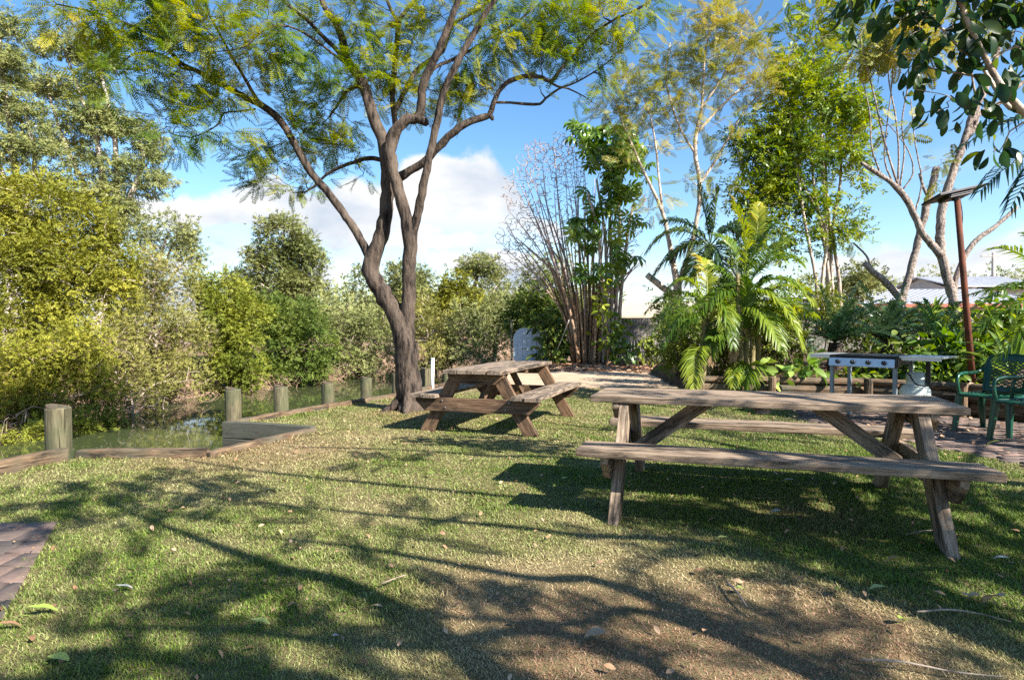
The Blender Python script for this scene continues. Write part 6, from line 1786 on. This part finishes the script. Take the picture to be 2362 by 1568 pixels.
limbs = [(SL([(6.2, -3.4, -.1), (6.15, -3.4, 1.5), (6.0, -3.3, 2.8)]), A(.24, .2, .18)),
         (np.array([A(6.0, -3.3, 2.8), A(5.2, -2.7, 3.9), mainl, shade(640, 1310, 6.2), far_l, shade(220, 1150, 8.0)]), A(.12, .09, .065, .05, .035, .02)),
         (np.array([A(6.0, -3.3, 2.8), A(6.4, -2.6, 4.2), shade(1700, 1200, 5.0), shade(1130, 1142, 5.9), shade(640, 1092, 6.9), shade(420, 1060, 7.4)]), A(.12, .09, .045, .035, .028, .015)),
         (np.array([A(6.0, -3.3, 2.8), A(6.8, -2.5, 4.0), shade(2100, 1240, 5.0), shade(2000, 1100, 5.6), shade(1500, 1000, 6.4), shade(1000, 985, 7)]), A(.12, .09, .05, .035, .025, .015)),
         (np.array([A(6.05, -3.35, 2.4), A(5.6, -3.6, 3.6), shade(1500, 1530, 5.0), shade(900, 1490, 5.6), shade(450, 1450, 6.0), shade(100, 1450, 6.2)]), A(.11, .08, .045, .035, .025, .015)),
         (np.array([A(6.2, -3.3, 2.6), A(7.0, -2.6, 3.6), shade(2300, 1200, 5.0), shade(2250, 1020, 5.5)]), A(.1, .08, .05, .02))]
for q in ([(1900, 1330), (1300, 1230), (900, 1190), (600, 1160)], [(1500, 1100), (1100, 1050), (850, 1035), (650, 1030)], [(1600, 1420), (1200, 1330), (800, 1260), (560, 1235)], [(1800, 1060), (1350, 985), (1150, 965)], [(1700, 1480), (1300, 1440), (900, 1415)]):
    limbs.append((np.array([A(6.0, -3.3, 2.9)] + [shade(x_, y_, 4.6 + .5 * i_) for i_, (x_, y_) in enumerate(q)]), np.linspace(.06, .012, len(q) + 1)))
tree('shade_tree', 'feathery-leaved tree behind the camera shading the lawn', 'tree', tb, limbs, T, [dict(n=5, rc=.13, tm=JACW, size=.33, dirw=.6, grav=-.1, jit=.5)], 'bark', 'jacaranda', None, 142, tip=.008, wig=.14, rmax=.03, kr=.008)

# ================================================================== GRASS AND LITTER
def lawn_grass():
    r = np.random.default_rng(201)
    poly = np.array(LAWN)
    C = []
    for (y0, y1, dens) in ((1.45, 2.6, 24000), (2.6, 4.2, 15000), (4.2, 6.5, 7600), (6.5, 9.5, 4000), (9.5, 13.6, 2000)):
        x0 = -.95 * y1 - .3; x1 = .95 * y1 + .3
        n = int((x1 - x0) * (y1 - y0) * dens)
        p = np.column_stack([r.uniform(x0, x1, n), r.uniform(y0, y1, n)])
        p = p[np.abs(p[:, 0]) < .90 * p[:, 1] + .3]
        C.append((p, (y0 + y1) / 2))
    P = np.concatenate([c[0] for c in C]); Ym = np.concatenate([np.full(len(c[0]), c[1]) for c in C])
    k = inpoly(P, poly) & ~inpoly(P, np.array(PAT)) & ~inpoly(P, np.array(BED))
    path = ((P - A(-2.905, 3.87)) @ nrm(A(-.871, -.49)) > .03 + .05 * wob(P, 9, 3)) & (P[:, 1] < 3.83 + .04 * wob(P, 9, 5))
    k &= ~path
    # thin towards the sandy path
    fade = np.clip((12.9 + .35 * wob(P, 2.2, 8) - P[:, 1]) / 1.6, 0, 1)
    k &= r.random(len(P)) < fade
    P, Ym = P[k], Ym[k]
    # dry patches
    dry = .34 + .26 * wob(P, 2.6, 1) + .20 * wob(P, 7.5, 2) + .12 * wob(P, 19, 6)
    for dx, dy, rad, amt in ((640, 1040, .7, .5), (1150, 1380, .33, .6), (1350, 1350, .3, .35), (1700, 1440, .45, .6), (1500, 1530, .4, .6), (1900, 1500, .4, .5), (1300, 1500, .3, .35), (2000, 1100, 1.0, -.5), (1900, 1200, .7, -.45), (2250, 1250, .6, -.5), (2150, 1330, .4, -.35), (1650, 1120, .8, -.25),
                             (430, 1420, .35, -.4), (330, 1090, .8, -.15), (1750, 1160, .5, .2), (1480, 1300, .3, .3), (1040, 960, .8, .15), (2200, 1520, .4, .1)):
        g = gnd(dx, dy)
        dry += amt * np.exp(-((P - g[:2]) ** 2).sum(1) / (2 * rad * rad))
    P_sand = np.clip((P[:, 1] - 10.5) / 2, 0, 1); dry += .4 * P_sand
    isdry = np.clip(dry + r.normal(size=len(P)) * .15, 0, 1)
    brown = np.zeros(len(P))
    for dx, dy, rad, amt in ((1720, 1440, .34, .9), (1520, 1525, .34, .9), (1150, 1385, .25, .8), (1320, 1490, .26, .7), (1900, 1500, .32, .8), (640, 1035, .6, .7), (1330, 1390, .16, .5), (2050, 1470, .25, .4), (450, 1065, .35, .3), (1850, 1190, .3, .5), (945, 955, .55, .6)):
        g = gnd(dx, dy); brown += amt * np.exp(-((P - g[:2]) ** 2).sum(1) / (2 * rad * rad))
    brown = np.clip(brown * (.8 + .35 * wob(P, 8, 12)) + r.normal(size=len(P)) * .15 * (brown > .1), 0, 1)
    bare = (dry > 1.0) & (r.random(len(P)) < .35)
    P, Ym, isdry, brown = P[~bare], Ym[~bare], isdry[~bare], brown[~bare]
    n = len(P)
    sc = np.clip(Ym / 3.0, .75, 3.2)
    h = r.uniform(.009, .027, n) * (1 + .9 * np.maximum(0, wob(P, 13, 31)) ** 2) * (1 + .25 * wob(P, 5, 9)) * (1 - .25 * isdry)
    h *= 1 + .12 * (sc - 1)
    h *= 1 + 1.3 * np.exp(-(dline(P, OUR) / .11) ** 2) * r.random(n)
    w = .0022 * sc ** .8 * r.uniform(.7, 1.3, n)
    a = r.uniform(0, 2 * PI, n); lean = np.abs(r.normal(size=n)) * .6 + .35 + .5 * isdry
    d = np.column_stack([np.cos(a) * np.sin(lean), np.sin(a) * np.sin(lean), np.cos(lean)])
    a2 = a + PI / 2 + r.normal(size=n) * .5
    sd_ = np.column_stack([np.cos(a2), np.sin(a2), np.zeros(n)]) * w[:, None]
    b = np.column_stack([P, np.zeros(n)])
    m1 = b + d * h[:, None] * .6
    tp = b + d * h[:, None] * 1.15; tp[:, 2] -= h * .18 * lean; tp[:, 2] = np.maximum(tp[:, 2], .003)
    V = np.stack([b - sd_, b + sd_, m1 + sd_ * .8, m1 - sd_ * .8, tp], 1).reshape(-1, 3)
    k = np.arange(n)[:, None] * 5
    Q = k + np.array([[0, 1, 2, 3]]); T = k + np.array([[3, 2, 4]])
    tint = np.repeat(r.random(n), 5)
    o = mesh('lawn_grass', V, [Q, T], M['grass'], None, tint, False, {'dry': np.repeat(isdry, 5), 'brown': np.repeat(brown, 5)})
    tag(o, 'short mixed green and straw-coloured grass of the lawn', 'grass', None, 'stuff')
    # taller tufts along edges and posts
    return n
NG = lawn_grass()

def litter(name, label, n, region, mat, size, seed, z=.02, poly=None):
    r = np.random.default_rng(seed)
    x0, x1, y0, y1 = region
    P = np.column_stack([r.uniform(x0, x1, n), r.uniform(y0, y1, n)])
    if poly is not None: P = P[inpoly(P, np.array(poly))]
    n = len(P)
    b = Buf()
    d = np.column_stack([r.normal(size=(n, 2)), r.normal(size=n) * .15])
    R = frames(r, d, (0, 0, 1), .35)
    g = r.integers(0, 3, n); S = size * r.uniform(.5, 1.3, n); tt = r.random(n)
    P3 = np.column_stack([P, np.full(n, z) + r.random(n) * .02])
    for i in range(3):
        m_ = g == i
        scatter(b, BROAD[i], P3[m_], R[m_], S[m_], tt[m_])
    return tag(b.build(name, M[mat]), label, 'leaf litter', None, 'stuff')
litter('leaf_litter', 'scattered dry leaf fragments across the lawn', 800, (-3, 4.2, 1.6, 9), 'deadleaf', .034, 211, .022, LAWN)
litter('mulch_litter', 'thick brown leaf litter at the end of the sandy path', 1500, (.2, 6, 16.3, 21.5), 'deadleaf', .16, 212, .03, [(.4, 17.2), (2.6, 16.6), (5, 15.6), (6, 21.6), (.3, 21.6)])
litter('bed_litter', 'brown leaf litter covering the garden bed soil', 1800, (2.8, 9.5, 3, 14), 'deadleaf', .11, 213, BEDZ + .02, BED)
litter('patio_litter', 'dry leaves blown over the brick patio', 260, (3.9, 7, 3.5, 9), 'deadleaf', .07, 214, .03, PAT)

def fallen(dx, dy, size, ang, mat, tm, label, name='fallen_leaf', curl=0.2, tilt=.15, tint=.6):
    g = gnd(dx, dy, .018); size *= .68; curl *= 1.6
    r = np.random.default_rng(int(dx * 7 + dy))
    V, F = t_broad(r, 8, tm, curl)
    V = V - A(0, .5, 0); V[:, 2] += .02 * np.sin(V[:, 1] * 9)
    c, s = math.cos(ang), math.sin(ang)
    V = V @ np.array([[c, s, 0], [-s, c, 0], [0, 0, 1]])
    V = V * size; V[:, 2] -= V[:, 2].min()
    st = Buf(); st.add(V, F, None, np.full(len(V), tint))
    tip = A(s, -c, 0) * size * .5
    e = np.array([tip, tip * 1.25 + A(0, 0, .004), tip * 1.5])
    tube(st, e, [.0016, .0012, .001], 4, tint=np.full(14, tint * .6))
    o = st.build(name, M[mat], None, True)
    o.location = g
    return tag(o, label, 'leaf', 'large leaves fallen on the lawn')
fallen(98, 1413, .155, -1.15, 'greenleaf', .26, 'long yellow-green leaf lying beside the brick corner', tilt=.1, tint=.5)
fallen(20, 1447, .12, -1.1, 'deadleaf', .2, 'narrow orange-brown leaf at the tip of the brick path', tint=.35)
fallen(135, 1525, .10, -1.3, 'greenleaf', .5, 'pale green oval leaf at the bottom left of the lawn', tint=.7)
fallen(287, 1358, .10, -1.2, 'greyleaf', .22, 'narrow blue-grey leaf on sunlit grass, left part of the lawn', tint=.5)
fallen(600, 1440, .11, -1.4, 'greenleaf', .3, 'faded pale green leaf right of the dark shade patch', tint=.8)
fallen(780, 1480, .08, -.5, 'greyleaf', .45, 'grey curled leaf in the lower middle of the lawn', tint=.3, curl=.4)
fallen(1372, 1472, .125, 1.3, 'deadleaf', .62, 'large flat tan leaf on dry grass near the bottom, right of centre', tint=.8)
fallen(1190, 1437, .07, .6, 'deadleaf', .5, 'small brown leaf left of the large flat tan leaf', tint=.25)
fallen(2292, 1398, .12, .3, 'deadleaf', .72, 'big curled pinkish-tan leaf on the far right of the lawn', curl=.45, tint=1.0)
fallen(2245, 1380, .07, 1.0, 'deadleaf', .6, 'smaller pale tan leaf just left of the big curled one', curl=.3, tint=.95)
fallen(1708, 1362, .08, -1.2, 'greenleaf', .5, 'light green round leaf in the sunlit dry patch', tint=.75)
fallen(2022, 1360, .09, 1.2, 'greenleaf', .45, 'pale two-toned leaf right of the sunlit dry patch', tint=1.0)
fallen(2080, 1432, .085, -1.0, 'greenleaf', .42, 'bright green leaf among brown ones at lower right', tint=.45)
fallen(1935, 1367, .12, -.7, 'greenleaf', .3, 'olive green leaf lying across the edge of the dry patch', tint=.2)
fallen(1612, 1320, .075, 1.4, 'deadleaf', .5, 'reddish-brown leaf in front of the left table leg', tint=.35)
fallen(2055, 1305, .10, 1.0, 'deadleaf', .35, 'curled brown leaf in the shade under the right table end', tint=.5, curl=.5)
fallen(1663, 1245, .10, 1.2, 'greenleaf', .35, 'greyish green leaf on shaded grass under the near table', tint=.9)
fallen(1785, 1190, .12, .9, 'greyleaf', .6, 'large silvery leaf on the shaded grass beneath the near bench', tint=.8, curl=.3)
fallen(1300, 1107, .10, 1.2, 'greenleaf', .4, 'yellowish leaf left of the near table in the table shadow', tint=.9)
fallen(1260, 1065, .12, 1.0, 'deadleaf', .35, 'yellow-brown leaf on the lawn between both tables', tint=.9)
fallen(990, 1098, .14, 1.3, 'greenleaf', .45, 'bright green leaf alone on the sunny lawn, below the far table', tint=.45)
fallen(2308, 1292, .10, .8, 'greyleaf', .4, 'pale grey leaf at the right frame edge beyond the table leg', tint=.9)
fallen(1815, 1113, .14, .8, 'greyleaf', .4, 'whitish leaf under the near table between the braces', tint=.9)
fallen(2288, 1032, .16, .6, 'greenleaf', .7, 'yellow-green leaf on the brick patio in front of the chairs', tint=.7, curl=.4)
def stick(pts, r0, label):
    P_, R_ = catmull([gnd(x, y, .03 + .01 * (i % 2)) for i, (x, y) in enumerate(pts)], [r0, r0 * .9, r0 * .7, r0 * .4][:len(pts)], .03)
    b = Buf(); tube(b, P_, R_, 6, True, .05, np.random.default_rng(int(pts[0][0])))
    tag(b.build('fallen_twig', M['deadtwig'], None, True), label, 'twig', 'dry twigs fallen on the lawn')
stick([(2115, 1410), (2190, 1405), (2260, 1415), (2330, 1432)], .0045, 'long thin dry twig curving below the big curled tan leaf')
stick([(1985, 1520), (2080, 1525), (2200, 1548), (2320, 1560)], .0045, 'long dry twig along the bottom right of the lawn')
stick([(1675, 1340), (1700, 1365), (1722, 1398)], .005, 'short grey twig in the sunlit dry patch')
stick([(880, 1345), (905, 1335), (935, 1325)], .004, 'small reddish twig on sunny grass in the middle of the lawn')
stick([(2090, 1232), (2130, 1223), (2180, 1222)], .004, 'pale twig on the grass near the right table leg')
